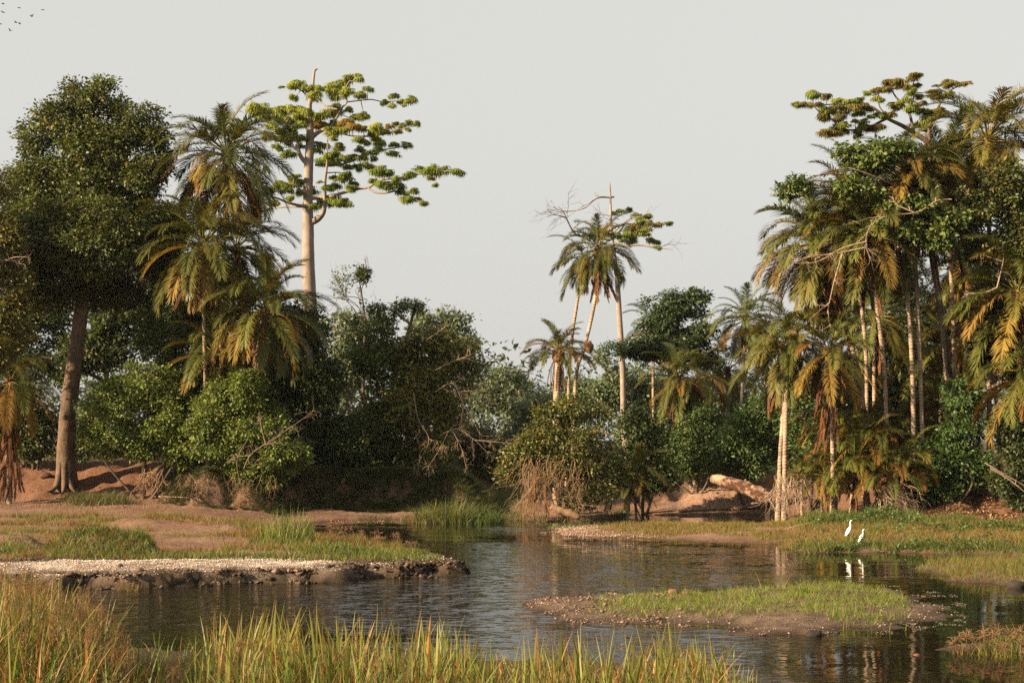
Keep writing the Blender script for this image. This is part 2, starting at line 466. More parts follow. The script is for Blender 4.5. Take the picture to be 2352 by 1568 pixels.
l.new(at.outputs['Color'], vm.inputs[0]); l.new(mm.outputs[0], vm.inputs['Scale'])
pb = n.new('ShaderNodeBsdfPrincipled'); pb.inputs['Roughness'].default_value = .92; pb.inputs['Specular IOR Level'].default_value = .15
l.new(vm.outputs[0], pb.inputs['Base Color'])
bp = n.new('ShaderNodeBump'); bp.inputs['Strength'].default_value = .9; bp.inputs['Distance'].default_value = .08
l.new(mm.outputs[0], bp.inputs['Height']); l.new(bp.outputs[0], pb.inputs['Normal'])
l.new(pb.outputs[0], out.inputs['Surface'])
M['earth'] = m
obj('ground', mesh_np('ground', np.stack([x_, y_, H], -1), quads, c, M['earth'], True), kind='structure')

# ------------------------------------------------------------------ water
m, n, l, out = new_mat('river_water')
tc = n.new('ShaderNodeTexCoord')
def wnoise(sx, sy, scale, detail, rough=.55, dist=0.0):
    mp = n.new('ShaderNodeMapping'); mp.inputs['Scale'].default_value = (sx, sy, 1)
    l.new(tc.outputs['Object'], mp.inputs[0])
    t = n.new('ShaderNodeTexNoise'); t.inputs['Scale'].default_value = scale; t.inputs['Detail'].default_value = detail
    t.inputs['Roughness'].default_value = rough; t.inputs['Distortion'].default_value = dist
    l.new(mp.outputs[0], t.inputs[0])
    return t.outputs[0]
def wslope(sx, sy, scale, detail, rough, ax, ay):
    mp = n.new('ShaderNodeMapping'); mp.inputs['Scale'].default_value = (sx, sy, 1)
    l.new(tc.outputs['Object'], mp.inputs[0])
    t = n.new('ShaderNodeTexNoise'); t.inputs['Scale'].default_value = scale; t.inputs['Detail'].default_value = detail
    t.inputs['Roughness'].default_value = rough
    l.new(mp.outputs[0], t.inputs[0])
    sb = n.new('ShaderNodeVectorMath'); sb.operation = 'SUBTRACT'; sb.inputs[1].default_value = (.5, .5, .5)
    ml = n.new('ShaderNodeVectorMath'); ml.operation = 'MULTIPLY'; ml.inputs[1].default_value = (ax, ay, 0)
    l.new(t.outputs['Color'], sb.inputs[0]); l.new(sb.outputs[0], ml.inputs[0])
    return ml.outputs[0]
patch = wnoise(.10, .30, 1.0, 5, .62, .6)
mask = n.new('ShaderNodeAttribute'); mask.attribute_name = 'tint'     # where the current ruffles the surface
sep = n.new('ShaderNodeSeparateColor'); l.new(mask.outputs['Color'], sep.inputs[0])
pk = n.new('ShaderNodeMath'); pk.operation = 'MULTIPLY_ADD'; pk.inputs[1].default_value = 1.9; pk.inputs[2].default_value = -.47; l.new(patch, pk.inputs[0])
ad = n.new('ShaderNodeMath'); ad.operation = 'ADD'; l.new(pk.outputs[0], ad.inputs[0]); l.new(sep.outputs[0], ad.inputs[1])
mr = n.new('ShaderNodeMapRange'); mr.interpolation_type = 'SMOOTHSTEP'
mr.inputs[1].default_value = .58; mr.inputs[2].default_value = 1.10; mr.inputs[3].default_value = 0.05; mr.inputs[4].default_value = 1.0
l.new(ad.outputs[0], mr.inputs[0])
rip = wslope(.40, 1.2, 6.0, 5, .78, .45, 1.25)
swell = wslope(.3, 1.0, .9, 4, .7, .04, .09)
sc_ = n.new('ShaderNodeVectorMath'); sc_.operation = 'SCALE'
l.new(rip, sc_.inputs[0]); l.new(mr.outputs[0], sc_.inputs['Scale'])
a1 = n.new('ShaderNodeVectorMath'); a1.operation = 'ADD'; l.new(sc_.outputs[0], a1.inputs[0]); l.new(swell, a1.inputs[1])
a2 = n.new('ShaderNodeVectorMath'); a2.operation = 'ADD'; a2.inputs[1].default_value = (0, 0, 1); l.new(a1.outputs[0], a2.inputs[0])
nn_ = n.new('ShaderNodeVectorMath'); nn_.operation = 'NORMALIZE'; l.new(a2.outputs[0], nn_.inputs[0])
pb = n.new('ShaderNodeBsdfPrincipled')
pb.inputs['Base Color'].default_value = (0.011, 0.009, 0.0055, 1)
pb.inputs['Roughness'].default_value = .03
pb.inputs['IOR'].default_value = 1.45
l.new(nn_.outputs[0], pb.inputs['Normal'])
l.new(pb.outputs[0], out.inputs['Surface'])
M['water'] = m
wx = np.arange(-60, 110.1, 2.0); wy = np.arange(14, 78.1, .5)
gx, gy = np.meshgrid(wx, wy)
x_, y_ = gx.ravel(), gy.ravel()
vx_ = CX + F * x_ / y_; vy_ = HY + F * CH / y_
def spot(cx, cy, rx, ry):
    return np.exp(-((vx_ - cx) / rx) ** 2 - ((vy_ - cy) / ry) ** 2)
mk = spot(1300, 1330, 320, 60) + spot(1180, 1270, 200, 30) * .5 + spot(900, 1390, 420, 55) + spot(400, 1400, 300, 60) + spot(1450, 1470, 300, 30) * .6 + spot(1750, 1320, 150, 30) * .5 \
    + spot(1145, 1215, 60, 5) * .9 + spot(1530, 1264, 130, 5) * .9 + spot(2260, 1440, 120, 14) * .5 + spot(1100, 1500, 500, 40) * .8 + spot(1700, 1560, 200, 30) * .45 + spot(1330, 1262, 120, 20) * .35
mk = np.clip(mk, 0, 1)
ny, nx = gx.shape
idx = np.arange(ny * nx).reshape(ny, nx)
quads = np.stack([idx[:-1, :-1], idx[:-1, 1:], idx[1:, 1:], idx[1:, :-1]], -1).reshape(-1, 4)
obj('river_water', mesh_np('river_water', np.stack([x_, y_, x_ * 0], -1), quads, np.stack([mk] * 3, -1), M['water'], True), kind='structure')
print('terrain', round(time.time() - T0, 1))

# ------------------------------------------------------------------ foliage builders
UP = np.array([0, 0, 1.0])
def leaf_quads(rng, Cn, A, N, L, W, col, acc):
    k = len(Cn)
    S = norm(np.cross(A, N)); N2 = np.cross(S, A)
    L = np.asarray(L)[:, None]; W = np.asarray(W)[:, None]
    mid = Cn + A * L * .48 + N2 * W * .12
    V = np.stack([Cn, mid + S * W * .5, Cn + A * L - N2 * L * .12, mid - S * W * .5], 1).reshape(-1, 3)
    Q = np.arange(4 * k).reshape(k, 4)
    acc.add(V, Q, None, np.repeat(col, 4, 0))

def vblob(vx, vy, rx, ry, d, depth=.85):
    s = d / F
    return (P(vx, vy, d), np.array([rx * s, max(min(rx, ry), .7 * max(rx, ry)) * s * depth, ry * s]))

GLEAF, GDENS = 1.04, 1.38
def crown(rng, blobs, acc, leaf=.17, aspect=.5, dens=1.0, clump=.42, per=24, col=(.06, .08, .025), var=.42, alt=(.11, .09, .024), altp=.12, hole=.36, droop=.35, inner=.28, flat=.65):
    col = np.array(col); alt = np.array(alt)
    tips = []
    leaf = leaf * GLEAF; dens = dens * GDENS
    for bi, (c0, r) in enumerate(blobs):
        a, b, e = r
        p = 1.6
        area = 4 * math.pi * (((a * b) ** p + (a * e) ** p + (b * e) ** p) / 3) ** (1 / p)
        nC = int(max(6, area * dens / (clump * clump * 1.05)))
        D = norm(rng.normal(size=(nC, 3)))
        keep = (D[:, 1] < .15) | (rng.random(nC) < .42)
        D = D[keep]; nC = len(D)
        q = np.where(rng.random(nC) < inner, .35 + .45 * rng.random(nC), .80 + .24 * rng.random(nC))
        q = q * (1 + .34 * (vnoise(D[:, 0] * 2.2 + 9 * bi, D[:, 1] * 2.2, D[:, 2] * 2.2, 5) - .5) * 2)
        Pc = c0 + D * q[:, None] * r
        ok = vnoise(Pc[:, 0] / (clump * 3.2), Pc[:, 1] / (clump * 3.2), Pc[:, 2] / (clump * 3.2), 90 + bi % 3) > hole * .8
        for bj, (c1, r1) in enumerate(blobs):
            if bj != bi:
                dq = np.linalg.norm((Pc - c1) / r1, axis=1)
                ok &= (dq > .62) | (rng.random(nC) < .15)
        Pc, D = Pc[ok], D[ok]; nC = len(Pc)
        if not nC: continue
        tips.append(Pc)
        pn = np.maximum(4, (per * (.6 + .8 * rng.random(nC))).astype(int))
        ci = np.repeat(np.arange(nC), pn)
        k = len(ci)
        off = rng.normal(size=(k, 3)) * clump * .55 * np.array([1, 1, flat])
        # leaves sit mostly on the clump's outer and upper skin
        Cn = Pc[ci] + off
        O = D[ci]
        A = norm(off / clump * .9 + O * .5 + rng.normal(size=(k, 3)) * .55 - UP * droop)
        N = norm(O * .55 + UP * .65 + rng.normal(size=(k, 3)) * .5)
        L = leaf * (.55 + .9 * rng.random(k)) * (.8 + .4 * rng.random(nC))[ci]
        cf = 1 + var * (rng.random(nC) * 2 - 1)
        mixa = np.clip((rng.random(nC) < altp) * rng.random(nC) + .10 * rng.random(nC), 0, 1)
        cc = (col + (alt - col) * mixa[:, None]) * cf[:, None]
        cl = cc[ci] * (1 + .30 * (rng.random(k) * 2 - 1))[:, None]
        cl = cl + (alt * 1.1 - cl) * ((rng.random(k) < .02) * .8)[:, None]
        leaf_quads(rng, Cn, A, N, L, L * aspect * (.8 + .4 * rng.random(k)), cl, acc)
    return np.vstack(tips)

def limbs(rng, acc, root, tips, n, r0, sides=5, C=(1, 1, 1), sag=.12, r1=.012):
    """curved limbs from points of the trunk to clump places"""
    root = np.atleast_2d(root)
    pick = tips[rng.choice(len(tips), min(n, len(tips)), replace=False)]
    for t in pick:
        cand = root[root[:, 2] < t[2] - .1] if (root[:, 2] < t[2] - .1).any() else root
        j = np.argmin(np.linalg.norm(cand - t, axis=1) + 0.4 * rng.random(len(cand)))
        s = cand[j]
        dv = t - s; Ln = np.linalg.norm(dv)
        mid1 = s + dv * .35 + rng.normal(size=3) * Ln * .07 + UP * Ln * sag
        mid2 = s + dv * .7 + rng.normal(size=3) * Ln * .06 + UP * Ln * sag * .7
        p = curve([s, mid1, mid2, t], 8)
        ra = np.linspace(min(r0, .05 + Ln * .018), r1, 8)
        acc.tube(p, ra, sides, C, cap=False)

def tree(name, label, cat, d, blobs, trunk=None, seed=0, bark='bark_dark', nl=22, group=None, limb_c=(1, 1, 1), base=None, r_limb=.12, leafmat='leaf', lumps=True, **kw):
    """blobs: (vx, vy, rx, ry[, depth offset]); trunk: (vx, vy, radius in picture units[, depth offset])"""
    rng = rngs(1000 + seed)
    B = [vblob(b[0], b[1], b[2], b[3], d + (b[4] if len(b) > 4 else 0)) for b in blobs]
    if lumps:
        L_ = []
        for c0, r in B:
            L_.append((c0, r * .70))
            k = int(np.clip(4.5 * (r[0] * r[2]) / .9, 5, 11))
            D = norm(rng.normal(size=(k * 3, 3)) + np.array([0, -.25, .2]))
            chosen = []
            for v in D:
                if all(np.dot(v, w_) < .72 for w_ in chosen): chosen.append(v)
                if len(chosen) >= k: break
            for v in chosen:
                f = .30 + .22 * rng.random()
                L_.append((c0 + v * r * (1.06 - f), np.maximum(r * f * np.array([1.15, 1.1, .85]), .22)))
        B = L_
        kw = dict(kw); kw['clump'] = kw.get('clump', .42) * .74; kw['per'] = int(kw.get('per', 24) * .70)
    acc = Acc()
    tips = crown(rng, B, acc, **kw)
    if trunk is None:
        low = min(B, key=lambda b: b[0][2] - b[1][2])
        cx_, cy_ = np.mean([b[0][0] for b in B]), d
        z0 = gz(cx_, cy_)
        top = max(B, key=lambda b: b[0][2])[0]
        tp = np.array([[cx_, cy_, z0 - .25], [cx_ + .1, cy_, z0 + (top[2] - z0) * .4], [top[0] * .6 + cx_ * .4, cy_ + .1, z0 + (top[2] - z0) * .75], [top[0], cy_, top[2]]])
        tr = np.array([.14, .11, .08, .03]) * max(.5, (top[2] - z0) / 6)
    else:
        tp = np.array([P(t[0], t[1], d + (t[3] if len(t) > 3 else 0)) for t in trunk])
        tr = np.array([t[2] * d / F for t in trunk])
        z0 = gz(tp[0][0], tp[0][1])
        if tp[0][2] > z0:
            tp[0][2] = z0 - .2
        tp[0][2] = min(tp[0][2], z0 - .15)
    tc_ = curve(np.column_stack([tp, tr]), 8 * len(tp))
    bs = tc_[0][:3].copy(); bs[2] = z0
    root = thing(name, label, cat, bs, group)
    ta = Acc()
    if trunk is not None:     # flared foot with root ridges
        pts, rad = tc_[:, :3], tc_[:, 3]
        ta.tube(pts, rad, 12, wob=.10, rng=rng)
        for k in range(7):
            an = k * .9 + rng.random() * .9
            rr = rad[0]
            e = np.array([math.cos(an), math.sin(an), 0])
            ta.tube(curve([pts[0] + UP * rr * 3.2 + e * rr * .55, pts[0] + UP * rr * 1.3 + e * rr * .95, pts[0] + UP * (.12 + rr * .25) + e * rr * 1.6, pts[0] + e * rr * (2.2 + 1.6 * rng.random()) + UP * .05], 8),
                    np.linspace(rr * .45, rr * .10, 8), 6)
    else:
        ta.tube(tc_[:, :3], tc_[:, 3], 7)
        for k in range(3):
            e = rng.normal(size=3) * np.array([.5, .4, 0]); e2 = tips[rng.integers(len(tips))]
            b0 = bs + e * .3 - UP * .2
            ta.tube(curve([b0, b0 * .5 + e2 * .5 + e, e2], 10), np.linspace(.07, .015, 10), 5)
    limbs(rng, ta, tc_[len(tc_) // 3:, :3], tips, nl, r_limb, C=limb_c)
    obj('trunk', ta.mesh('trunk', M[bark], True, bs), root)
    cr = obj('crown', acc.mesh('crown', M[leafmat], False, bs), root, kind='stuff')
    return root

# ---- palms
def frond_mesh(rng, e0, bend, L=3.0, n=76, bare=.24, dead=False, lw=.036, droopL=.35, name='frond'):
    m_ = 15
    t = np.linspace(0, 1, m_)
    ang = np.clip(R(e0) - R(bend) * t ** 1.25, R(-89), R(89))
    sw = (rng.random() - .5) * .5 * t ** 2
    dr = np.stack([np.cos(ang) * np.cos(sw), np.cos(ang) * np.sin(sw), np.sin(ang)], -1)
    pts = np.vstack([[0, 0, 0], np.cumsum(dr[:-1] * (L / (m_ - 1)), 0)])
    acc = Acc()
    rc = np.array([1.9, 1.5, .8]) if not dead else np.array([1.0, .95, .9])
    acc.tube(pts, np.linspace(.028, .006, m_), 4, C=rc * 1.0, cap=False)
    tl = np.sort(bare + (1 - bare) * (np.arange(n) + rng.random(n) * .5) / n)
    V, Q, T, Cc = [], [], [], []
    k = 0
    for side in (-1, 1):
        for tt in tl:
            i = min(int(tt * (m_ - 1)), m_ - 2); f = tt * (m_ - 1) - i
            p = pts[i] * (1 - f) + pts[i + 1] * f
            tg = dr[i]
            sd = norm(np.cross(tg, [0, 0, 1.0]) if abs(tg[2]) < .97 else np.cross(tg, [-math.sin(.3), 0, 1.0]))
            upn = np.cross(sd, tg)
            u = (tt - bare) / (1 - bare)
            ll = L * .165 * (0.35 + 1.0 * math.sin(math.pi * min(1, .12 + u * .80)) ** .8) * (.85 + .3 * rng.random())
            a = R(56 - 30 * u + rng.normal() * 7)
            vup = R(22 + rng.normal() * 12)
            if dead:
                a *= .42; ll *= .75; vup = R(rng.normal() * 35)
            dl = norm(tg * math.cos(a) + (sd * side * math.cos(vup) + upn * math.sin(vup)) * math.sin(a))
            d2 = norm(dl - np.array([0, 0, droopL * (1 + .8 * rng.random())]))
            wd = norm(np.cross(dl, upn)) * lw * (.5 if dead else .5)
            b0 = p; b1 = p + dl * ll * .5; b2 = b1 + d2 * ll * .5
            V += [b0 - wd * .5, b0 + wd * .5, b1 + wd, b1 - wd, b2]
            Q.append([k, k + 1, k + 2, k + 3]); T.append([k + 3, k + 2, k + 4])
            cv = (.8 + .4 * rng.random()) * np.ones(3) * np.array([1 + .25 * u, 1 + .12 * u, 1])
            Cc += [cv] * 5
            k += 5
    acc.add(np.array(V), np.array(Q), np.array(T), np.array(Cc))
    return acc.mesh(name, None)

FR = {}
rf = rngs(77)
ELEV = [84, 68, 52, 36, 18, 0, -20, -42]
def with_mat(me, key):
    m2 = me.copy(); m2.materials.clear(); m2.materials.append(M[key]); return m2
for e in ELEV:
    for s in range(3):
        bend = {84: 70, 68: 88, 52: 95, 36: 92, 18: 82, 0: 72, -20: 56, -42: 42}[e] * (.85 + .3 * rf.random())
        base = frond_mesh(rf, e, bend)
        for key in ('frond', 'frond_far', 'frond_yellow'):
            FR[(key, e, s)] = with_mat(base, key)
for s in range(4):
    base = frond_mesh(rf, -60 - 7 * s, 26, L=2.6, n=48, bare=.12, dead=True, droopL=1.6)
    FR[('frond_dead', s)] = with_mat(base, 'frond_dead')
print('fronds', round(time.time() - T0, 1))

def palm(label, d, crown_v, base_v, size=150, n=44, dead=8, yellow=.2, seed=0, trunk_r=.105, key='frond', name='palm_tree', mid=None, group='date palms of the river bank', emax=84, emin=-50, base_z=None, boots=True, skirt_len=1.0, skirt_drop=.35, trunk_c=(1, 1, 1)):
    """crown_v, base_v, mid in picture places; size = frond length in picture units"""
    rng = rngs(3000 + seed)
    top = P(crown_v[0], crown_v[1], d)
    b = P(base_v[0], base_v[1], d)
    z0 = gz(b[0], b[1]) if base_z is None else base_z
    b[2] = z0 - .15
    bs = np.array([b[0], b[1], z0])
    root = thing(name, label, 'palm', bs, group)
    mids = [P(q[0], q[1], d) for q in (mid or [])]
    if not mids:
        mids = [b * .5 + top * .5 + np.array([(rng.random() - .5) * .3, 0, 0])]
    line = curve([b] + mids + [top], 40)
    tt = np.linspace(0, 1, 40)
    rad = trunk_r * (1.25 - .35 * ss(0, .25, tt) + .05 * np.sin(tt * 90) + .35 * ss(.9, 1.0, tt))
    ta = Acc()
    ta.tube(line, rad, 9, wob=.08, rng=rng, C=trunk_c)
    obj('trunk', ta.mesh('trunk', M['bark_palm'], True, bs), root)
    Lf = size * 1.14 * d / F
    n = int(n * 1.02)
    if boots:     # old leaf bases at the top of the stem
        ba = Acc()
        for k in range(34):
            a = k * 2.39996; h = rng.random()
            e = np.array([math.cos(a), math.sin(a), 0])
            p0 = top - UP * (.05 + h * .7 * Lf / 3) + e * trunk_r * .7
            p1 = p0 + e * (.10 + .14 * rng.random()) + UP * (.18 - .30 * h)
            ba.tube([p0, p0 * .4 + p1 * .6 + e * .03, p1], [.045, .035, .012], 4, C=np.ones(3) * (.7 + .7 * rng.random()))
        ba.tube([top - UP * .75 * Lf / 3, top - UP * .3, top + UP * .1], [trunk_r * 1.05, trunk_r * 1.7, trunk_r * 1.1], 8)
        obj('leaf_base', ba.mesh('leaf_base', M['fibre'], False, bs), root, kind='stuff')
    for k in range(n):
        u = (k + .5) / n
        e = emax + (emin - emax) * u ** .85 + rng.normal() * 6
        ei = min(ELEV, key=lambda q: abs(q - e))
        a = k * 2.39996 + rng.normal() * .25
        kk = key
        if u > .62 and rng.random() < yellow * 1.9: kk = 'frond_yellow'
        elif rng.random() < yellow * .35: kk = 'frond_yellow'
        me = FR[(kk, ei, int(rng.integers(3)))]
        o = obj('frond', me, root, top - bs + np.array([math.cos(a), math.sin(a), 0]) * .05 - UP * .22 * u)
        o.rotation_euler = (rng.normal() * .12, rng.normal() * .06, a)
        s = Lf / 3.0 * (.82 + .3 * rng.random())
        o.scale = (s, s, s)
    for k in range(dead):
        a = k * 2.39996 + rng.random()
        me = FR[('frond_dead', int(rng.integers(4)))]
        o = obj('frond', me, root, top - bs + np.array([math.cos(a), math.sin(a), 0]) * trunk_r - UP * (.2 + skirt_drop * rng.random()))
        o.rotation_euler = (rng.normal() * .2, rng.normal() * .1 + .12, a)
        s = Lf / 3.0 * (.7 + .4 * rng.random()) * skirt_len
        o.scale = (s, s, s)
    return root

# ---- umbrella-leaved trees: clusters of drooping leaflets
def cluster_mesh(rng, col, alt):
    acc = Acc()
    for k in range(9):
        rr = .36 * math.sqrt(rng.random()); a0 = rng.random() * 6.283
        c0 = np.array([rr * math.cos(a0), rr * math.sin(a0), (.20 - rr * rr * 1.9) + rng.normal() * .06])
        shade = .8 + .4 * rng.random()
        for tier, (kq, Lm, ot, dn) in enumerate([(11, .27, .78, .75), (10, .26, .45, 1.25)]):
            a = (np.arange(kq) + rng.random(kq) * .6) / kq * 6.283
            e = np.stack([np.cos(a), np.sin(a), np.zeros(kq)], -1)
            L = Lm * (.65 + .6 * rng.random(kq))[:, None]
            p0 = c0 + e * .012
            p1 = p0 + e * L * ot + UP * (.015 + .03 * rng.random((kq, 1)))
            p2 = p1 + e * L * .32 - UP * L * (dn + .3 * rng.random((kq, 1)))
            S = np.cross(e, UP) * .034
            V = np.stack([p0, p1 - S, p2, p1 + S], 1).reshape(-1, 3)
            cl = (np.array(col) + (np.array(alt) - np.array(col)) * (rng.random((kq, 1)) ** 2)) * (.75 + .5 * rng.random((kq, 1))) * shade
            acc.add(V, np.arange(4 * kq).reshape(kq, 4), None, np.repeat(cl, 4, 0))
    return acc.mesh('leaf_cluster', M['umbrella'])
ru = rngs(5)
CLG = [cluster_mesh(ru, (.21, .265, .046), (.30, .28, .05)) for _ in range(4)]      # yellowish green
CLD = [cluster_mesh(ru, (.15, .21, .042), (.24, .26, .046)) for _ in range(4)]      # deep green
CLO = [cluster_mesh(ru, (.30, .18, .034), (.22, .17, .034)) for _ in range(3)]         # orange tinged
CLR = [cluster_mesh(ru, (.20, .15, .036), (.14, .155, .038)) for _ in range(3)]      # brownish green

def umbrella_tree(name, label, d, conv, trunk, branches, clusters, seed, bark='bark_pale', depth_spread=2.0, base=None, pick=None, group=None):
    rng = rngs(7000 + seed)
    T3 = np.array([np.append(P(*conv(q[0], q[1]), d), 0) for q in trunk])
    sc = d / F * conv.s
    T3[:, 3] = [q[2] * sc for q in trunk]
    if base is not None:
        b = P(*base[:2], d); b[2] = gz(b[0], b[1]) - .2
        T3 = np.vstack([np.append(b, base[2] * d / F), T3])
    bs = T3[0, :3].copy(); bs[2] += .2
    root = thing(name, label, 'tree', bs, group)
    ta = Acc()
    tl = curve(T3, 10 * len(T3))
    ta.tube(tl[:, :3], np.maximum(tl[:, 3], .02), 14, wob=.05, rng=rng)
    obj('trunk', ta.mesh('trunk', M[bark], True, bs), root)
    allp = [tl[len(tl) // 4:, :3]]
    own = [root] * len(allp[0])
    for br in branches:
        dep0, dep1 = br[0]
        pts = []
        for i, q in enumerate(br[1:]):
            f = i / max(1, len(br) - 2)
            p = P(*conv(q[0], q[1]), d + dep0 + (dep1 - dep0) * f)
            pts.append([*p, q[2] * sc])
        c_ = curve(pts, 6 * len(pts))
        a = Acc(); a.tube(c_[:, :3], np.maximum(c_[:, 3], .012), 7, wob=.06, rng=rng)
        bo = obj('branch', a.mesh('branch', M[bark], True, bs), root)
        allp.append(c_[4:, :3])
        own += [bo] * len(c_[4:])
    allp = np.vstack(allp)
    ta = Acc()
    for (cx_, cy_, w) in clusters:
        vx, vy = conv(cx_, cy_)
        # depth: near the nearest branch in the picture
        pr = np.stack([CX + F * allp[:, 0] / allp[:, 1], HY - F * (allp[:, 2] - CH) / allp[:, 1]], -1)
        j = np.argmin((pr[:, 0] - vx) ** 2 + ((pr[:, 1] - vy) * 1.3) ** 2)
        dd = allp[j][1] + rng.normal() * depth_spread * .45
        p = P(vx, vy, dd)
        meshes = pick(cx_, cy_, rng) if pick else (CLG if rng.random() < .5 else CLD)
        for rep in range(2):
            o = obj('leaf_cluster', meshes[int(rng.integers(len(meshes)))], own[j], p - bs + (rng.normal(size=3) * np.array([.1, .55, .06]) * w * sc if rep else 0))
            s = w * sc / .84 * (1.0 if not rep else .8)
            o.scale = (s, s, s * (.62 + .25 * rng.random()))
            o.rotation_euler = (rng.normal() * .12, rng.normal() * .12, rng.random() * 6.28)
        s0 = allp[j]
        dv = p - s0
        if np.linalg.norm(dv) > .15:
            ta.tube(curve([s0, s0 + dv * .5 - UP * .06 * np.linalg.norm(dv), p], 5), np.linspace(.03, .014, 5), 4, cap=False)
    if ta.n:
        obj('twig', ta.mesh('twig', M[bark], True, bs), root, kind='stuff')
    return root

class Conv:
    def __init__(s, x0, y0, z):       # picture coordinates of an enlarged detail
        s.x0, s.y0, s.z = x0, y0, z; s.s = 1 / z / 1.0408
    def __call__(s, x, y):
        return ((s.x0 + x / s.z) / 1.0408, (s.y0 + y / s.z) / 1.0408)

# ---- bare twigs
def twig_tree(rng, acc, p, dirv, length, r, depth, spread=.6, droop=0.0, C=(1, 1, 1), kids=3, bounds=None):
    n_ = 6
    pts = [p]; dcur = norm(dirv)
    for i in range(n_):
        dcur = norm(dcur + rng.normal(size=3) * .22 - UP * droop * .12)
        pts.append(pts[-1] + dcur * length / n_)
    pts = np.array(pts)
    acc.tube(pts, np.linspace(r, r * .45, n_ + 1), 4 if r < .03 else 6, C=C, cap=False)
    if depth > 0:
        for k in range(kids):
            i = 2 + int(rng.integers(n_ - 1))
            i = min(i, n_)
            nd = norm(norm(pts[i] - pts[i - 1]) + rng.normal(size=3) * spread)
            twig_tree(rng, acc, pts[i], nd, length * (.5 + .25 * rng.random()), r * .55, depth - 1, spread, droop, C, kids)

# ------------------------------------------------------------------ TREES, left bank
GREEN = (.088, .124, .026); DARK = (.052, .078, .021); OLIVE = (.125, .125, .028); BRIGHT = (.110, .155, .028); HAZY = (.125, .162, .085); COOL = (.066, .110, .029)  # HAZY is paled and blued: air haze put into the leaf colour
tree('broadleaf_tree', 'tall rounded broadleaf tree with thick leaning trunk at the left bank crest', 'tree', 71,
     [(72, 312, 46, 46), (125, 280, 58, 52), (190, 228, 56, 54), (248, 222, 46, 50), (308, 268, 56, 50), (355, 318, 38, 56), (225, 330, 105, 66), (105, 395, 82, 66, .5), (335, 405, 62, 66), (225, 420, 95, 60), (55, 440, 55, 60, 1), (250, 480, 110, 50, .5), (110, 485, 90, 50, .5), (80, 545, 95, 90, -1), (215, 545, 130, 105, -1.5), (345, 560, 70, 95), (120, 655, 105, 72), (255, 670, 85, 62, 1.5), (395, 520, 40, 75, 1), (390, 630, 50, 70, 1)],
     trunk=[(150, 1064, 23), (155, 970, 20), (171, 830, 17.5), (187, 710, 16), (203, 570, 12), (212, 420, 8), (215, 300, 4)], seed=1, bark='bark_grey', nl=60, col=(.072, .095, .021), alt=(.16, .125, .03), altp=.14, leaf=.168, dens=.98, hole=.24, r_limb=.16, inner=.34)
tree('broadleaf_tree', 'yellowish leafy tree cut off by the left edge of the picture', 'tree', 67.5,
     [(-40, 470, 70, 110), (-5, 570, 60, 110), (25, 670, 55, 80), (-20, 780, 80, 80), (-70, 640, 80, 150)],
     trunk=[(-60, 1064, 14), (-55, 850, 11), (-40, 650, 7), (-30, 480, 4)], seed=2, col=OLIVE, alt=(.18, .13, .035), altp=.3, hole=.45, nl=30, limb_c=(2.2, 2.0, 1.8))
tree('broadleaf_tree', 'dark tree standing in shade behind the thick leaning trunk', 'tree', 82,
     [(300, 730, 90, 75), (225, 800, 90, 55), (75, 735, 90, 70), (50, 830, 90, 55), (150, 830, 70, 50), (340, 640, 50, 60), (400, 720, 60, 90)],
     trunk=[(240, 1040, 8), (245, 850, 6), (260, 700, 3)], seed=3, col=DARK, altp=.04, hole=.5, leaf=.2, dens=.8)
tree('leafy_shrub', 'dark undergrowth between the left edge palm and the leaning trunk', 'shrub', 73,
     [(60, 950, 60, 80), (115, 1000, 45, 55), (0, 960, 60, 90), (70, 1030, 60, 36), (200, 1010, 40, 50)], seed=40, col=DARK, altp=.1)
tree('leafy_shrub', 'big bright green shrub right beside the thick leaning trunk', 'shrub', 69,
     [(255, 950, 75, 85), (335, 890, 82, 62), (385, 955, 62, 95), (235, 1015, 50, 45), (320, 1010, 80, 50), (410, 1040, 50, 40)], seed=4, col=BRIGHT, alt=(.15, .14, .035), altp=.2, leaf=.14, clump=.36, hole=.3)
tree('vine_clad_tree', 'green vine-clad tree rising left of the lower palms', 'tree', 72.5,
     [(345, 720, 38, 55), (375, 790, 62, 62), (440, 870, 75, 90), (455, 980, 85, 100)], seed=5, col=GREEN, alt=(.12, .12, .03), altp=.2, leaf=.15)
tree('leafy_shrub', 'sunlit shrub below the lower palms above the earth bank', 'shrub', 67.8,
     [(560, 895, 58, 55), (590, 975, 72, 80), (650, 1040, 62, 62), (530, 1040, 60, 50), (600, 1085, 55, 40), (500, 935, 55, 60), (470, 1000, 55, 55)], seed=6, col=BRIGHT, alt=(.16, .14, .035), altp=.15, leaf=.14, clump=.36, hole=.42)
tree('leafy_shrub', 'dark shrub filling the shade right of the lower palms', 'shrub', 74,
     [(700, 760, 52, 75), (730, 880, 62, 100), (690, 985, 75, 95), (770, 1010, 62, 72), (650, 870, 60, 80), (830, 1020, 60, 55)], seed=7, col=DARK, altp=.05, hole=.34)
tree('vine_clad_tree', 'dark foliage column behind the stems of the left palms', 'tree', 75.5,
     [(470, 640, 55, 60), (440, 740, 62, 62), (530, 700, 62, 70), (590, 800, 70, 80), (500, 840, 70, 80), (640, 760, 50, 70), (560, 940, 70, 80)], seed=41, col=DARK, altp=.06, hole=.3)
tree('leafy_shrub', 'small leafy shrub trailing over the edge of the earth bank', 'shrub', 68.2,
     [(625, 1085, 28, 38), (640, 1040, 36, 34)], seed=8, col=GREEN, leaf=.12, clump=.28, altp=.25, hole=.35)
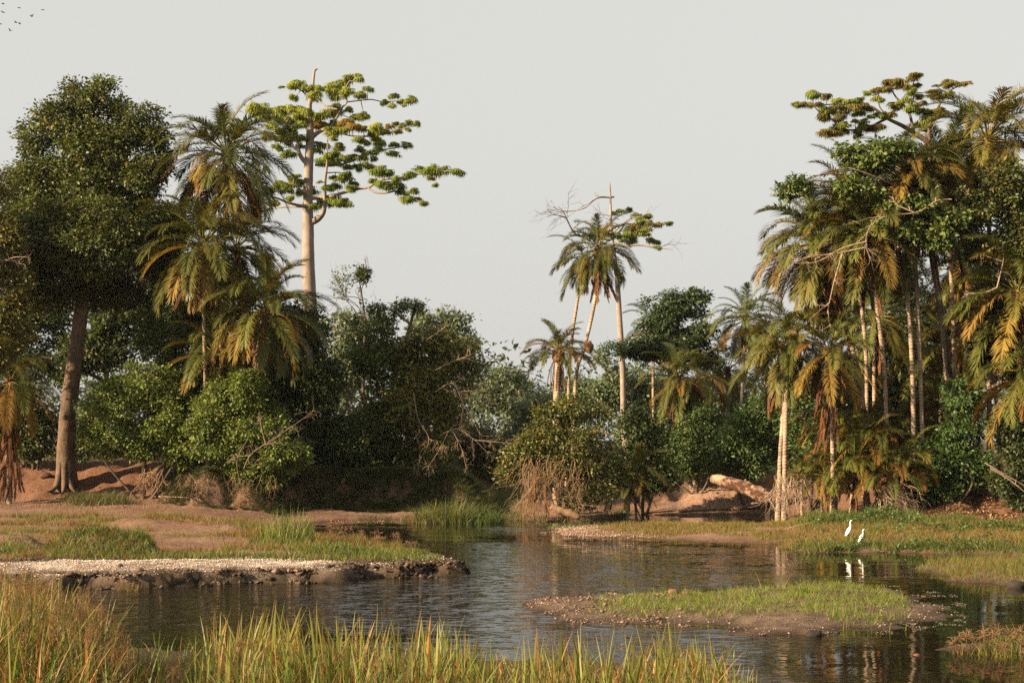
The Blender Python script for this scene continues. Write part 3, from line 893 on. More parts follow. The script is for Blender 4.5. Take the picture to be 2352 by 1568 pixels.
tree('broadleaf_tree', 'hazy pale green tree behind the dark thicket, left of centre', 'tree', 104,
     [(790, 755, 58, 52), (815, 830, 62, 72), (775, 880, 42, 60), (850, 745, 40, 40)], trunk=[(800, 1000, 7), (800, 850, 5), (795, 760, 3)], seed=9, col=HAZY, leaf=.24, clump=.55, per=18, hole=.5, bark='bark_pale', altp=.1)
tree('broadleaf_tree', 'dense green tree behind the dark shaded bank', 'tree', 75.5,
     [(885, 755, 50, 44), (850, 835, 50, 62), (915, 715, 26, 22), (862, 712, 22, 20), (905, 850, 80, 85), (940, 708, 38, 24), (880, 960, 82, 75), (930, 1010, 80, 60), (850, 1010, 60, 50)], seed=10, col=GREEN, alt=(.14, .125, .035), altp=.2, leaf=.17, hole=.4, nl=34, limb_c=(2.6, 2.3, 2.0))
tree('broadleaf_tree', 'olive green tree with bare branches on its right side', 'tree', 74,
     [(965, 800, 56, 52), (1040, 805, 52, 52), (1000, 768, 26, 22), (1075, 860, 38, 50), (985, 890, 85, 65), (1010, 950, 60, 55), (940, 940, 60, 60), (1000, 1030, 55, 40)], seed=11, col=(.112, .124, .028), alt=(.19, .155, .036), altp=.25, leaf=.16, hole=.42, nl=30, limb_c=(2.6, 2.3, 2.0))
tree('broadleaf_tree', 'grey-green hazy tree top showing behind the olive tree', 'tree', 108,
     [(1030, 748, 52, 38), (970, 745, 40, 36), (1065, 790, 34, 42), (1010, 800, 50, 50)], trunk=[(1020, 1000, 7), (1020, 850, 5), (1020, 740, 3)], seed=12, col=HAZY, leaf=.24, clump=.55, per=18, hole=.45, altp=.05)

# the emergent tree
cv = Conv(600, 140, 2.8)
E1C = [(310, 180, 110), (270, 190, 60), (360, 205, 80), (430, 200, 90), (280, 260, 65), (420, 245, 100), (460, 205, 60), (545, 185, 100), (600, 180, 110), (660, 145, 100), (730, 150, 75), (650, 220, 80), (720, 250, 85), (780, 210, 75), (560, 270, 110), (640, 245, 80), (895, 295, 60), (960, 260, 80), (945, 315, 60), (1010, 290, 60), (1070, 275, 90), (1025, 318, 35), (205, 190, 40),
       (60, 340, 120), (140, 370, 120), (200, 350, 120), (270, 345, 120), (340, 345, 90), (180, 430, 100), (250, 420, 120), (320, 400, 110), (380, 380, 120), (450, 400, 120), (520, 370, 120), (570, 360, 100), (650, 350, 60), (560, 320, 80), (400, 430, 130), (470, 450, 110), (330, 450, 100), (250, 470, 90), (200, 490, 100), (120, 530, 100), (220, 550, 110), (290, 520, 90), (350, 530, 70), (20, 350, 100), (90, 400, 100), (140, 450, 100),
       (570, 450, 110), (640, 440, 110), (700, 400, 90), (760, 385, 80), (690, 460, 100), (750, 470, 80), (840, 465, 90), (600, 490, 110), (540, 500, 90), (820, 500, 90), (890, 500, 90), (930, 460, 60), (970, 440, 60), (1010, 450, 60), (1050, 430, 60), (1110, 445, 65), (1050, 480, 45), (980, 490, 60), (720, 545, 80), (770, 565, 60), (840, 545, 70),
       (470, 580, 120), (440, 620, 80), (590, 590, 80), (550, 530, 60), (250, 640, 110), (340, 590, 80), (170, 590, 70), (870, 580, 90), (960, 575, 70), (1040, 580, 90), (735, 620, 80), (800, 630, 90), (860, 610, 80), (960, 640, 90), (680, 660, 90), (740, 670, 80), (820, 670, 60), (560, 660, 110), (620, 680, 80), (480, 690, 110), (560, 700, 90), (650, 730, 80), (710, 730, 80), (760, 710, 80), (800, 725, 70),
       (860, 750, 120), (920, 760, 80), (840, 770, 80), (1070, 775, 80), (1140, 745, 110), (1220, 750, 110), (1290, 750, 110), (1380, 755, 90), (1200, 800, 60), (1240, 845, 50), (980, 800, 80), (1030, 800, 50),
       (290, 790, 80), (200, 840, 100), (280, 840, 120), (340, 830, 90), (390, 880, 110), (240, 880, 100), (160, 860, 80), (110, 880, 80), (330, 900, 80), (60, 910, 90), (270, 940, 70), (150, 970, 80),
       (460, 825, 40), (510, 870, 80), (570, 860, 80), (640, 800, 110), (690, 840, 70), (560, 800, 70), (660, 860, 90), (820, 830, 80), (890, 845, 110), (950, 855, 110), (1000, 860, 80), (1090, 890, 80), (1010, 900, 80), (1050, 940, 100), (1110, 945, 70), (1155, 970, 60),
       (430, 990, 90), (480, 950, 80), (540, 960, 100), (590, 970, 100), (640, 980, 80), (560, 935, 80), (620, 945, 60)]
E1B = [[(0, -1), (405, 1095, 24), (450, 1070, 22), (486, 1020, 17), (494, 920, 12), (495, 820, 11), (510, 690, 7), (513, 530, 4)],
       [(0, -2), (395, 935, 15), (480, 930, 12), (560, 915, 11), (700, 875, 10), (790, 860, 9), (870, 812, 8), (1040, 795, 6), (1180, 762, 4), (1390, 750, 3)],
       [(-1.1, -2), (785, 868, 7), (830, 895, 7), (900, 900, 6), (985, 888, 5), (1060, 925, 4), (1150, 968, 2)],
       [(0, -2), (395, 985, 17), (330, 985, 12), (240, 962, 8), (150, 930, 6), (50, 960, 3)],
       [(0, 2), (370, 992, 8), (250, 992, 6), (140, 1000, 5), (50, 975, 3)],
       [(0, -1), (385, 710, 18), (340, 665, 15), (318, 610, 12), (312, 560, 10), (295, 480, 6), (200, 420, 4), (40, 345, 3)],
       [(0, -1.5), (398, 535, 19), (450, 495, 14), (510, 475, 12), (600, 500, 7), (720, 522, 6), (900, 505, 5), (1100, 448, 3)],
       [(0, -1), (530, 470, 8), (570, 400, 7), (610, 330, 6), (640, 290, 6), (635, 200, 4), (660, 150, 3)],
       [(-.8, -1.5), (640, 292, 5), (700, 285, 4), (800, 275, 4), (900, 290, 3), (1060, 275, 2)],
       [(0, 1), (405, 300, 6), (350, 225, 5), (290, 195, 4), (200, 190, 3)],
       [(0, -1), (400, 245, 5), (440, 268, 6), (500, 320, 5), (580, 340, 4)],
       [(0, 2), (430, 712, 9), (520, 718, 8), (610, 708, 7), (690, 678, 6), (830, 622, 5), (960, 600, 4), (1060, 580, 3)],
       [(0, 1.5), (500, 765, 5), (600, 765, 4), (640, 800, 3), (700, 845, 2)],
       [(0, -1), (380, 880, 9), (345, 895, 8), (300, 850, 6), (200, 840, 4)],
       [(0, 1), (395, 480, 12), (330, 430, 8), (250, 400, 6), (120, 370, 4)]]
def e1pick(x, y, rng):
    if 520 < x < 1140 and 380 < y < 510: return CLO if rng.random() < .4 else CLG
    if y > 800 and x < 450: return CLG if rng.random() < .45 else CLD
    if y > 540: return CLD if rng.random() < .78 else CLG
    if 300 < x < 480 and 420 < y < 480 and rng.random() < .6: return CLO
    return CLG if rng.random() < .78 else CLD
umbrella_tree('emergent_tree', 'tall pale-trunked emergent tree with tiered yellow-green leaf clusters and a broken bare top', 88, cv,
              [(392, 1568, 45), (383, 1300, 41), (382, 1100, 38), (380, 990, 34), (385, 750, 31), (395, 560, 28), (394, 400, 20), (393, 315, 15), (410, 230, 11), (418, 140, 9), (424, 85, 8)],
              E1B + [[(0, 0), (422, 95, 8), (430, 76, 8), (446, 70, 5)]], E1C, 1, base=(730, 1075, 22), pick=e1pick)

# thin twiggy tree with a round leaf ball
rng = rngs(88)
a = Acc(); tb = np.append(P(832, 1000, 94)[:2], 0); tb[2] = gz(tb[0], tb[1])
root = thing('twiggy_tree', 'thin almost bare tree with a round leaf ball near its top', 'tree', tb)
a.tube(curve([tb - UP * .2, P(835, 850, 94), P(838, 740, 94), P(828, 660, 94), P(818, 612, 94)], 26), np.linspace(.13, .015, 26), 6)
for q in [(840, 735, 800, 650), (838, 730, 868, 668), (832, 690, 775, 640), (836, 715, 780, 690), (830, 670, 850, 625), (838, 745, 760, 700)]:
    s_, e_ = P(q[0], q[1], 94), P(q[2], q[3], 94 + rng.normal())
    twig_tree(rng, a, s_, e_ - s_, np.linalg.norm(e_ - s_), .03, 2, .45)
obj('trunk', a.mesh('trunk', M['bark_dark'], True, tb), root)
a = Acc()
crown(rng, [vblob(833, 632, 13, 15, 94)], a, col=DARK, leaf=.16, clump=.2, dens=1.2, per=20, hole=0)
crown(rng, [vblob(818, 607, 7, 8, 94), vblob(790, 640, 22, 26, 94), vblob(780, 665, 20, 22, 94)], a, col=GREEN, leaf=.15, clump=.22, dens=.5, per=7, hole=.3)
obj('crown', a.mesh('crown', M['leaf'], False, tb), root, kind='stuff')

# palms on the left
palm('tallest palm on the left bank, its crown against the pale sky', 70.5, (520, 352), (512, 1050), 158, n=52, dead=7, seed=1, mid=[(508, 760), (516, 520)])
palm('palm with a hanging brown skirt just below the tallest left palm', 69, (466, 560), (478, 1050), 152, n=50, dead=12, seed=2, mid=[(470, 800)])
palm('palm tucked behind, right of the brown-skirted left palm', 71.5, (545, 565), (530, 1050), 138, n=38, dead=5, seed=3)
palm('lower palm with golden arching fronds below the pale emergent trunk', 68.3, (608, 712), (560, 1060), 142, n=52, dead=6, seed=4, mid=[(585, 860)])
palm('lowest left palm with orange leaf bases above the sunlit shrub', 69.8, (494, 810), (492, 1060), 118, n=38, dead=8, seed=5)
palm('palm with a shaggy reddish skirt at the left edge of the picture', 67.3, (25, 872), (22, 1062), 120, n=36, dead=54, seed=6, yellow=.3, skirt_len=.9, skirt_drop=4.3)

# ------------------------------------------------------------------ TREES, centre
tree('leafy_shrub', 'large olive bush at the water edge in the centre', 'shrub', 67,
     [(1318, 935, 55, 36), (1270, 965, 48, 40), (1370, 965, 42, 38), (1262, 1025, 75, 52), (1345, 1030, 72, 62), (1200, 1050, 38, 40), (1300, 1090, 70, 52), (1400, 1060, 30, 40), (1385, 1110, 42, 50), (1335, 1145, 66, 34), (1165, 1080, 26, 36), (1225, 1000, 34, 30)], seed=20, col=(.084, .097, .023), alt=(.18, .13, .034), altp=.18, leaf=.14, clump=.38, hole=.5)
tree('leafy_shrub', 'dark shrub between the olive bush and the leaning double palms', 'shrub', 72,
     [(1470, 1000, 58, 75), (1500, 1085, 60, 48), (1430, 1060, 40, 60)], seed=21, col=DARK, altp=.1)
tree('leafy_shrub', 'green shrub behind the grassy far landing', 'shrub', 76,
     [(1560, 1040, 62, 58), (1610, 975, 52, 55), (1640, 1060, 55, 45)], seed=22, col=COOL, altp=.12, alt=(.11, .11, .03), leaf=.15)
tree('leafy_shrub', 'green shrub behind the big fallen log', 'shrub', 74,
     [(1700, 1005, 66, 75), (1735, 1060, 55, 45), (1670, 1060, 45, 40), (1760, 960, 50, 60)], seed=23, col=COOL, altp=.1, alt=(.1, .11, .03), leaf=.15)
tree('leafy_shrub', 'shady shrub right of the twin pale palm stems', 'shrub', 69,
     [(1845, 950, 52, 85), (1855, 1050, 52, 58), (1890, 1010, 40, 70)], seed=24, col=COOL, altp=.08, leaf=.15)
tree('broadleaf_tree', 'dark layered broadleaf tree right of the tall centre palm', 'tree', 87,
     [(1575, 700, 62, 34), (1522, 740, 52, 38), (1612, 758, 44, 34), (1478, 802, 58, 30), (1560, 800, 82, 40), (1420, 800, 36, 22), (1492, 702, 22, 14), (1628, 830, 36, 22), (1540, 690, 40, 26), (1598, 676, 34, 16)],
     trunk=[(1505, 1010, 9), (1518, 930, 8), (1540, 860, 7), (1556, 760, 4), (1560, 690, 2)], seed=25, col=(.046, .076, .030), altp=.08, alt=(.08, .09, .03), leaf=.19, clump=.42, hole=.42, flat=.4, bark='bark_grey', nl=40)
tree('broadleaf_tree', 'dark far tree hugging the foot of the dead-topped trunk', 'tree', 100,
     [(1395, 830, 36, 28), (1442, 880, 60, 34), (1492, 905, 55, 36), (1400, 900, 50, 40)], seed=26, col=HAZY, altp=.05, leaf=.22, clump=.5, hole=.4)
# dead-topped emergent
cw = Conv(1180, 420, 1.8667)
E2C = [(560, 160, 40), (600, 150, 36), (640, 175, 40), (690, 180, 45), (660, 215, 60), (630, 225, 55), (700, 215, 50), (740, 220, 45), (780, 212, 40), (640, 255, 65), (600, 265, 55), (670, 265, 60), (700, 290, 50), (735, 320, 40), (620, 290, 55), (580, 290, 45), (490, 245, 45), (510, 265, 45), (470, 240, 30), (540, 170, 30), (570, 275, 40), (650, 200, 45), (600, 240, 45), (725, 300, 40), (680, 240, 50), (550, 260, 40)]
E2B = [[(0, -.5), (535, 300, 6), (580, 315, 5), (650, 310, 4), (720, 320, 3), (800, 330, 1)],
       [(0, 1), (530, 285, 5), (570, 240, 4), (600, 200, 3), (690, 170, 1.5)],
       [(0, .5), (530, 260, 4), (590, 210, 3), (640, 240, 2), (790, 212, 1.5)],
       [(0, -1), (520, 97, 4), (470, 97, 4), (440, 115, 3), (405, 145, 2), (340, 158, 1.5), (245, 150, 1)],
       [(0, .5), (524, 97, 4), (536, 95, 4)],
       [(0, -1), (520, 290, 5), (440, 268, 5), (380, 268, 4), (350, 240, 4), (325, 190, 3), (310, 160, 2), (285, 135, 1)],
       [(-.7, -1.5), (350, 238, 2.5), (400, 205, 2), (460, 200, 1)],
       [(-.7, -1.5), (320, 185, 2), (270, 175, 1.5), (240, 185, 1)]]
e2 = umbrella_tree('emergent_tree', 'slender pale tree with a dead bare top behind the tall centre palm', 92, cw,
              [(580, 1110, 13), (578, 980, 12.5), (575, 850, 13), (562, 640, 12.5), (552, 480, 11), (535, 330, 8), (525, 230, 6), (521, 100, 4.5), (518, 30, 2.5)], E2B, E2C, 2, base=(1445, 1040, 12),
              pick=lambda x, y, r: CLD if r.random() < .6 else (CLG if r.random() < .6 else CLR))
rng = rngs(321); a = Acc(); b2 = np.array(e2.location)
for q in [(440, 115, 300, 150), (400, 148, 260, 150), (340, 158, 240, 185), (325, 190, 240, 180), (310, 160, 285, 130), (350, 238, 420, 200), (400, 205, 500, 205), (340, 220, 290, 170), (520, 200, 440, 205), (470, 97, 455, 85), (560, 240, 540, 170), (600, 200, 700, 160), (700, 320, 790, 330), (520, 180, 480, 175)]:
    s_, e_ = P(*cw(q[0], q[1]), 91.5), P(*cw(q[2], q[3]), 91.5 + rng.normal() * .8)
    twig_tree(rng, a, s_, e_ - s_, np.linalg.norm(e_ - s_), .022, 2, .4, kids=3)
obj('bare_twig', a.mesh('bare_twig', M['twig'], True, b2), e2, kind='stuff')
pc = palm('tall centre palm with a swollen knob on its leaning stem', 69, (1375, 568), (1312, 920), 92, n=40, dead=12, seed=10, yellow=.12, mid=[(1322, 880), (1345, 790), (1368, 680)], skirt_len=1.2, trunk_r=.095)
palm('palm just behind the tall centre palm, sharing its crown', 70.5, (1345, 592), (1300, 900), 82, n=24, dead=6, seed=11, yellow=.1, mid=[(1308, 850), (1325, 700)], trunk_r=.085)
a = Acc(); kp = P(1353, 797, 69)
a.tube(curve([[*(kp + UP * .3), .11], [*(kp + UP * .15), .17], [*(kp + np.array([.03, 0, 0])), .21], [*(kp - UP * .12), .19], [*(kp - UP * .28), .11]], 14)[:, :3], curve([[.11], [.17], [.21], [.19], [.11]], 14)[:, 0], 10, wob=.25, rng=rng)
obj('trunk_knob', a.mesh('trunk_knob', M['fibre'], True, np.array(pc.location)), pc)
ps = palm('short stout palm with two orange side fronds left of the tall centre palm', 69.5, (1283, 808), (1279, 960), 82, n=32, dead=10, seed=12, yellow=.05, trunk_r=.2, emin=0, skirt_len=.8)
palm('palm crown half hidden behind the dark layered tree', 92, (1502, 745), (1508, 1000), 80, n=26, dead=8, seed=13, key='frond_far', yellow=0)
palm('leaning palm with brown skirt under the dark layered tree', 77, (1556, 868), (1588, 1000), 92, n=34, dead=10, seed=14, yellow=.3, mid=[(1565, 930)], trunk_r=.11)
palm('second leaning palm under the dark layered tree, draped in dead fronds', 77.5, (1600, 868), (1596, 1000), 92, n=30, dead=24, seed=15, yellow=.4, trunk_r=.10, skirt_drop=1.2)
palm('far palm against the sky, left of the right-hand palm grove', 86, (1712, 730), (1690, 900), 88, n=42, dead=10, seed=16, key='frond_far', yellow=.1)
palm('far low palm behind the green shrubs, left of the palm grove', 88, (1672, 845), (1670, 960), 84, n=26, dead=2, seed=17, key='frond_far', yellow=.1)
# two orange fronds of the stout palm
M['frond_orange'] = leaf_mat('palm_leaf_orange', (0.26, 0.115, 0.024), rough=.6, trans=.25, spec=.25)
for k, (a_, ei) in enumerate([(math.pi - .1, 36), (.15, 18), (-.2, 0)]):
    o = obj('frond', with_mat(FR[('frond', ei, k % 3)], 'frond_orange'), ps, P(1283, 806, 69.5) - np.array(ps.location)); o.rotation_euler = (0, 0, a_); o.scale = (.7, .7, .7)

# ------------------------------------------------------------------ TREES, right bank
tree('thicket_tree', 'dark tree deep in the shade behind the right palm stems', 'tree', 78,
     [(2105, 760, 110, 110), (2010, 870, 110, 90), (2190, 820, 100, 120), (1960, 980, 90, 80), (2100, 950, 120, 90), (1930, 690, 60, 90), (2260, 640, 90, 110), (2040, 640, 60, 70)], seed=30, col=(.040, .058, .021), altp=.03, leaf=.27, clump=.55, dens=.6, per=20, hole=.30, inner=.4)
RC = Conv(1700, 140, 2.3757)
R1C = [(480, 265, 45), (517, 265, 50), (575, 215, 75), (655, 215, 50), (560, 265, 40), (615, 265, 40), (640, 290, 50), (640, 330, 60), (710, 245, 60), (720, 280, 60), (680, 300, 55), (740, 310, 60), (730, 340, 60), (650, 340, 50), (700, 410, 60), (640, 425, 60), (760, 380, 60), (740, 420, 60), (690, 430, 60), (780, 250, 45), (825, 245, 50), (800, 280, 60), (850, 270, 60), (840, 310, 60), (880, 290, 60), (880, 200, 40), (920, 190, 45), (960, 180, 50), (940, 230, 50), (960, 240, 40), (1005, 140, 55), (1000, 175, 50), (1055, 135, 65), (1075, 160, 55), (1130, 120, 65), (1155, 100, 45), (1183, 95, 35), (1110, 165, 45), (1165, 155, 40), (1135, 200, 50), (1180, 215, 45), (1060, 270, 55), (1020, 265, 45), (1105, 245, 55), (1130, 285, 55), (1170, 270, 55), (1205, 255, 35), (1205, 300, 55), (940, 320, 40), (905, 330, 40), (865, 360, 45), (815, 355, 35), (860, 390, 50), (985, 330, 50), (1030, 320, 50), (1240, 190, 35), (1255, 215, 40), (1285, 190, 45), (1330, 160, 45), (1340, 130, 40), (1375, 140, 45), (1420, 145, 45), (1450, 145, 40), (1350, 200, 45), (1300, 220, 45), (1275, 155, 30), (1250, 310, 70), (1300, 300, 60), (1230, 350, 70), (900, 400, 60), (950, 390, 60), (830, 430, 60)]
R1B = [[(0, -1), (1240, 480, 16), (1100, 390, 12), (1000, 340, 9), (910, 275, 7), (840, 270, 5), (700, 260, 4), (580, 270, 3), (480, 265, 2)],
       [(0, -1), (1000, 340, 8), (860, 400, 6), (740, 400, 5), (690, 350, 4), (600, 290, 3), (570, 215, 2)],
       [(0, 1), (1150, 420, 10), (1120, 300, 7), (1050, 220, 5), (1010, 150, 3)],
       [(0, 1), (1120, 300, 6), (1150, 220, 5), (1150, 130, 3), (1185, 95, 2)],
       [(0, 1), (1220, 470, 12), (1280, 300, 7), (1340, 200, 5), (1400, 160, 3), (1450, 145, 2)],
       [(0, 0), (1020, 340, 5), (960, 280, 4), (950, 200, 3)]]
umbrella_tree('parasol_tree', 'tall tree with brownish rounded leaf clusters above the right palm grove', 64.5, RC,
              [(1260, 1100, 17), (1255, 800, 15), (1245, 560, 13), (1235, 430, 11)], R1B, [(q[0], q[1], q[2] * 1.28) for q in R1C], 3, base=(2215, 1060, 9), bark='bark_grey',
              pick=lambda x, y, r: CLR if (y < 200 or r.random() < .45) else (CLD if r.random() < .6 else CLG), depth_spread=1.5)
tree('broadleaf_tree', 'sunlit leafy tree with long pale bare branches before the palm crowns', 'tree', 59.6,
     [(2000, 372, 62, 24), (2045, 345, 55, 24), (1950, 350, 36, 24), (1830, 425, 30, 22), (1805, 440, 22, 18), (1965, 430, 55, 22), (2100, 470, 50, 26), (2145, 545, 48, 34), (2085, 530, 34, 22), (2040, 470, 30, 20), (2010, 520, 24, 16), (2190, 500, 40, 30)],
     trunk=[(2215, 1100, 5, 7), (2205, 900, 4.5, 6), (2215, 720, 4, 4.5), (2200, 580, 3.5, 2.5), (2130, 470, 3, .8), (2050, 390, 2, 0)], seed=31, col=(.085, .125, .028), alt=(.15, .15, .035), altp=.15, leaf=.18, aspect=.55, clump=.30, per=14, dens=.8, hole=.4, bark='bark_grey', nl=26, r_limb=.05)
tree('broadleaf_tree', 'leafy tree hanging over the palms at the upper right edge', 'tree', 60.6,
     [(2225, 480, 70, 55), (2315, 440, 62, 75), (2258, 570, 66, 48), (2340, 560, 55, 70), (2300, 400, 40, 40), (2380, 480, 60, 100)],
     trunk=[(2390, 1100, 14), (2380, 800, 11), (2350, 600, 8), (2320, 480, 4)], seed=32, col=(.062, .080, .022), alt=(.17, .12, .035), altp=.25, leaf=.17, hole=.42, clump=.36, bark='bark_pale', nl=34)
tree('vine_clad_tree', 'vine-covered stem with small round leaves at the right edge', 'tree', 61.5,
     [(2285, 740, 56, 55), (2250, 800, 36, 40), (2330, 780, 46, 60), (2300, 690, 40, 40), (2345, 860, 40, 50)],
     trunk=[(2275, 1080, 7), (2272, 950, 6), (2275, 850, 5), (2290, 720, 3)], seed=33, col=(.062, .064, .02), altp=.2, leaf=.15, aspect=.8, clump=.34, hole=.4, bark='bark_palm')
tree('leafy_shrub', 'tall deep green shrub on the right bank', 'shrub', 61,
     [(2212, 915, 46, 55), (2200, 1000, 62, 52), (2150, 1065, 75, 52), (2225, 1060, 55, 55), (2120, 1115, 52, 30), (2185, 1110, 60, 36)], seed=34, col=(.054, .098, .025), alt=(.10, .13, .03), altp=.12, leaf=.14, clump=.34, hole=.36)
tree('leafy_shrub', 'dark leafy bush at the right edge above the reddish bank', 'shrub', 59.5,
     [(2320, 1000, 50, 52), (2350, 1080, 46, 56), (2300, 1115, 34, 34), (2390, 1010, 60, 100), (2345, 1150, 30, 26)], seed=35, col=(.045, .066, .022), altp=.15, leaf=.15, clump=.34, hole=.38)

palm('leftmost big palm of the right grove with golden drooping fronds', 62.5, (1882, 556), (1992, 1090), 160, n=56, dead=38, seed=20, yellow=.2, mid=[(1980, 900), (1945, 760), (1915, 650)], skirt_len=1.15)
palm('palm with reddish bare leaf stalks in the middle of the right grove', 61.6, (1996, 528), (2040, 1080), 158, n=52, dead=22, seed=21, yellow=.15, mid=[(2032, 870), (2012, 690)])
palm('palm above the grove centre, its crown below the brownish clusters', 61.2, (2070, 385), (2100, 1080), 128, n=40, dead=16, seed=22, yellow=.2, mid=[(2096, 870), (2085, 700), (2062, 560)])
palm('topmost palm of the right grove with orange drooping lower fronds', 63.5, (2268, 318), (2300, 1080), 165, n=56, dead=12, seed=23, yellow=.22)
palm('slim palm stem standing close beside its pale twin in the grove', 61.4, (2092, 430), (2122, 1080), 130, n=30, dead=18, seed=24, yellow=.2, mid=[(2114, 860), (2104, 640)])
palm('palm with a hanging red-brown tassel right of the pale stems', 63.5, (2125, 455), (2190, 1080), 140, n=30, dead=14, seed=25, yellow=.2, mid=[(2165, 760), (2140, 600)])
palm('low palm with a long red-brown skirt reaching down to the thicket', 60.4, (1905, 805), (1912, 1130), 118, n=32, dead=30, seed=26, yellow=.35, skirt_len=.9, emin=-42, skirt_drop=2.6)
palm('left one of the twin pale palm stems beside the fallen log', 62, (1796, 795), (1786, 1130), 128, n=36, dead=12, seed=27, yellow=.08, mid=[(1793, 1040), (1803, 900)], trunk_r=.115)
palm('right one of the twin pale palm stems beside the fallen log', 61.7, (1826, 760), (1801, 1132), 120, n=26, dead=8, seed=28, yellow=.08, mid=[(1803, 1040), (1808, 900)], trunk_r=.115)
palm('palm with long reddish fronds sweeping in from the right edge', 60.5, (2338, 668), (2380, 1110), 175, n=48, dead=12, seed=29, yellow=.4)
palm('low palm with golden fronds at the right edge above the dark bush', 59.5, (2368, 850), (2400, 1120), 150, n=40, dead=12, seed=30, yellow=.4)
palm('palm high on the left shoulder of the grove, half behind the sunlit leaves', 67, (1945, 450), (1985, 1080), 135, n=40, dead=6, seed=33, yellow=.2, mid=[(1990, 830), (1965, 600)])
palm('palm between the brownish clusters and the topmost palm of the grove', 67.5, (2170, 370), (2195, 1080), 140, n=44, dead=8, seed=34, yellow=.25, mid=[(2190, 760), (2180, 560)])
palm('palm half hidden by leaves right of the pale stems', 70, (2200, 610), (2215, 1080), 130, n=30, dead=8, seed=35, yellow=.3)
palm('palm filling the back of the grove between the stems', 71, (2010, 720), (2015, 1060), 130, n=36, dead=4, seed=31, yellow=.1)
palm('shaded palm at the back of the grove behind the deep green shrub', 71, (2180, 790), (2170, 1060), 135, n=34, dead=6, seed=32, yellow=.25, mid=[(2160, 930)])
YP = [((1950, 1045), (1950, 1130), 61.6, 90, 'stemless palm at the left foot of the thicket, under the long skirt'),
      ((1995, 975), (2000, 1120), 63, 95, 'stemless palm in the middle of the thicket below the pale stems'),
      ((2065, 985), (2060, 1120), 63.5, 92, 'stemless palm under the pale twin stems of the grove'),
      ((1965, 1075), (1965, 1150), 60.5, 95, 'yellowing young palm low in the thicket by the green bank'),
      ((2035, 1085), (2030, 1150), 60.3, 95, 'golden young palm low in the thicket left of the deep green shrub'),
      ((2110, 960), (2105, 1110), 65, 92, 'stemless palm at the shaded back beside the deep green shrub'),
      ((1895, 1085), (1890, 1150), 61.5, 85, 'young palm spreading right of the log roots'),
      ((1990, 1010), (1990, 1140), 61.4, 100, 'olive young palm at the heart of the thicket'),
      ((2085, 1060), (2080, 1140), 60.9, 90, 'golden young palm against the left side of the deep green shrub'),
      ((1915, 960), (1920, 1130), 63.4, 95, 'olive young palm behind the long brown skirt'),
      ((2150, 930), (2150, 1110), 64.5, 100, 'shaded young palm behind the top of the deep green shrub'),
      ((1840, 1080), (1842, 1130), 63, 70, 'small young palm right behind the log roots'),
      ((1462, 1080), (1462, 1150), 68.5, 82, 'young palm right of the olive bush'),
      ((1440, 1120), (1440, 1165), 67.8, 62, 'small young palm at the right foot of the olive bush'),
      ((2245, 850), (2245, 1090), 64, 95, 'drooping palm above the deep green shrub')]
for i, (c_, b_, d_, s_, lab) in enumerate(YP):
    palm(lab, d_, c_, b_, s_, n=26, dead=7 if i < 11 else 2, seed=60 + i, yellow=.4 if i < 12 else .2, name='young_palm', group='young palms of the thicket', emax=80, emin=-12, boots=i < 12, trunk_r=.07)
print('trees', round(time.time() - T0, 1))

# ------------------------------------------------------------------ far wood
rng = rngs(404)
a = Acc()
fb = []
for k in range(120):
    d_ = 118 + 90 * rng.random()
    x_c = (rng.random() - .5) * d_ * .95
    z0 = 3.0
    vx = CX + F * x_c / d_
    hgt = 7.0 + 3.2 * rng.random() + (1.5 if vx > 1500 else 0)
    for j in range(3):
        r_ = 1.6 + 1.5 * rng.random()
        fb.append((np.array([x_c + rng.normal() * 2, d_ + rng.normal(), z0 + hgt - r_ - j * 2.1]), np.array([r_ * 1.3, r_, r_])))
fb2 = fb
for bi in range(0, len(fb2), 3):
    t_ = .7 + .6 * rng.random()
    crown(rng, fb2[bi:bi + 3], a, leaf=.52, clump=1.0, per=11, dens=.20, col=np.array((.048, .072, .036)) * t_, alt=(.12, .11, .05), altp=.15, hole=.3)
obj('distant_wood', a.mesh('distant_wood', M['leaf']), kind='stuff', label='hazy low woodland filling the gaps far behind the river', cat='woodland')
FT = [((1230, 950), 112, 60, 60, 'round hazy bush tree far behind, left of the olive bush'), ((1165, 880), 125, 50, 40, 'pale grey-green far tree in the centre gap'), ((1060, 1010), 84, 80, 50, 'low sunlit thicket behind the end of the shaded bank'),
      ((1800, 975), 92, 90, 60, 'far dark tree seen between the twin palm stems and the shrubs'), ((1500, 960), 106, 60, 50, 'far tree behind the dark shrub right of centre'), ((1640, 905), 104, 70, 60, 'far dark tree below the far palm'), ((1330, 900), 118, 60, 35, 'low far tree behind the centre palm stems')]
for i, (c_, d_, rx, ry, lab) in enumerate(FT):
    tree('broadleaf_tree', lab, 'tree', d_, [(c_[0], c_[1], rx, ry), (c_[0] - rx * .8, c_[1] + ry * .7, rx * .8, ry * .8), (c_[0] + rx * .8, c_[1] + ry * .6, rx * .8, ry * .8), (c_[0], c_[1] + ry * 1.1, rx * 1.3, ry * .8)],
         seed=70 + i, col=DARK if 'twin' in lab else HAZY if i != 2 else (.10, .10, .04), leaf=.24, clump=.5, per=16, hole=.38, altp=.15, group='far trees')

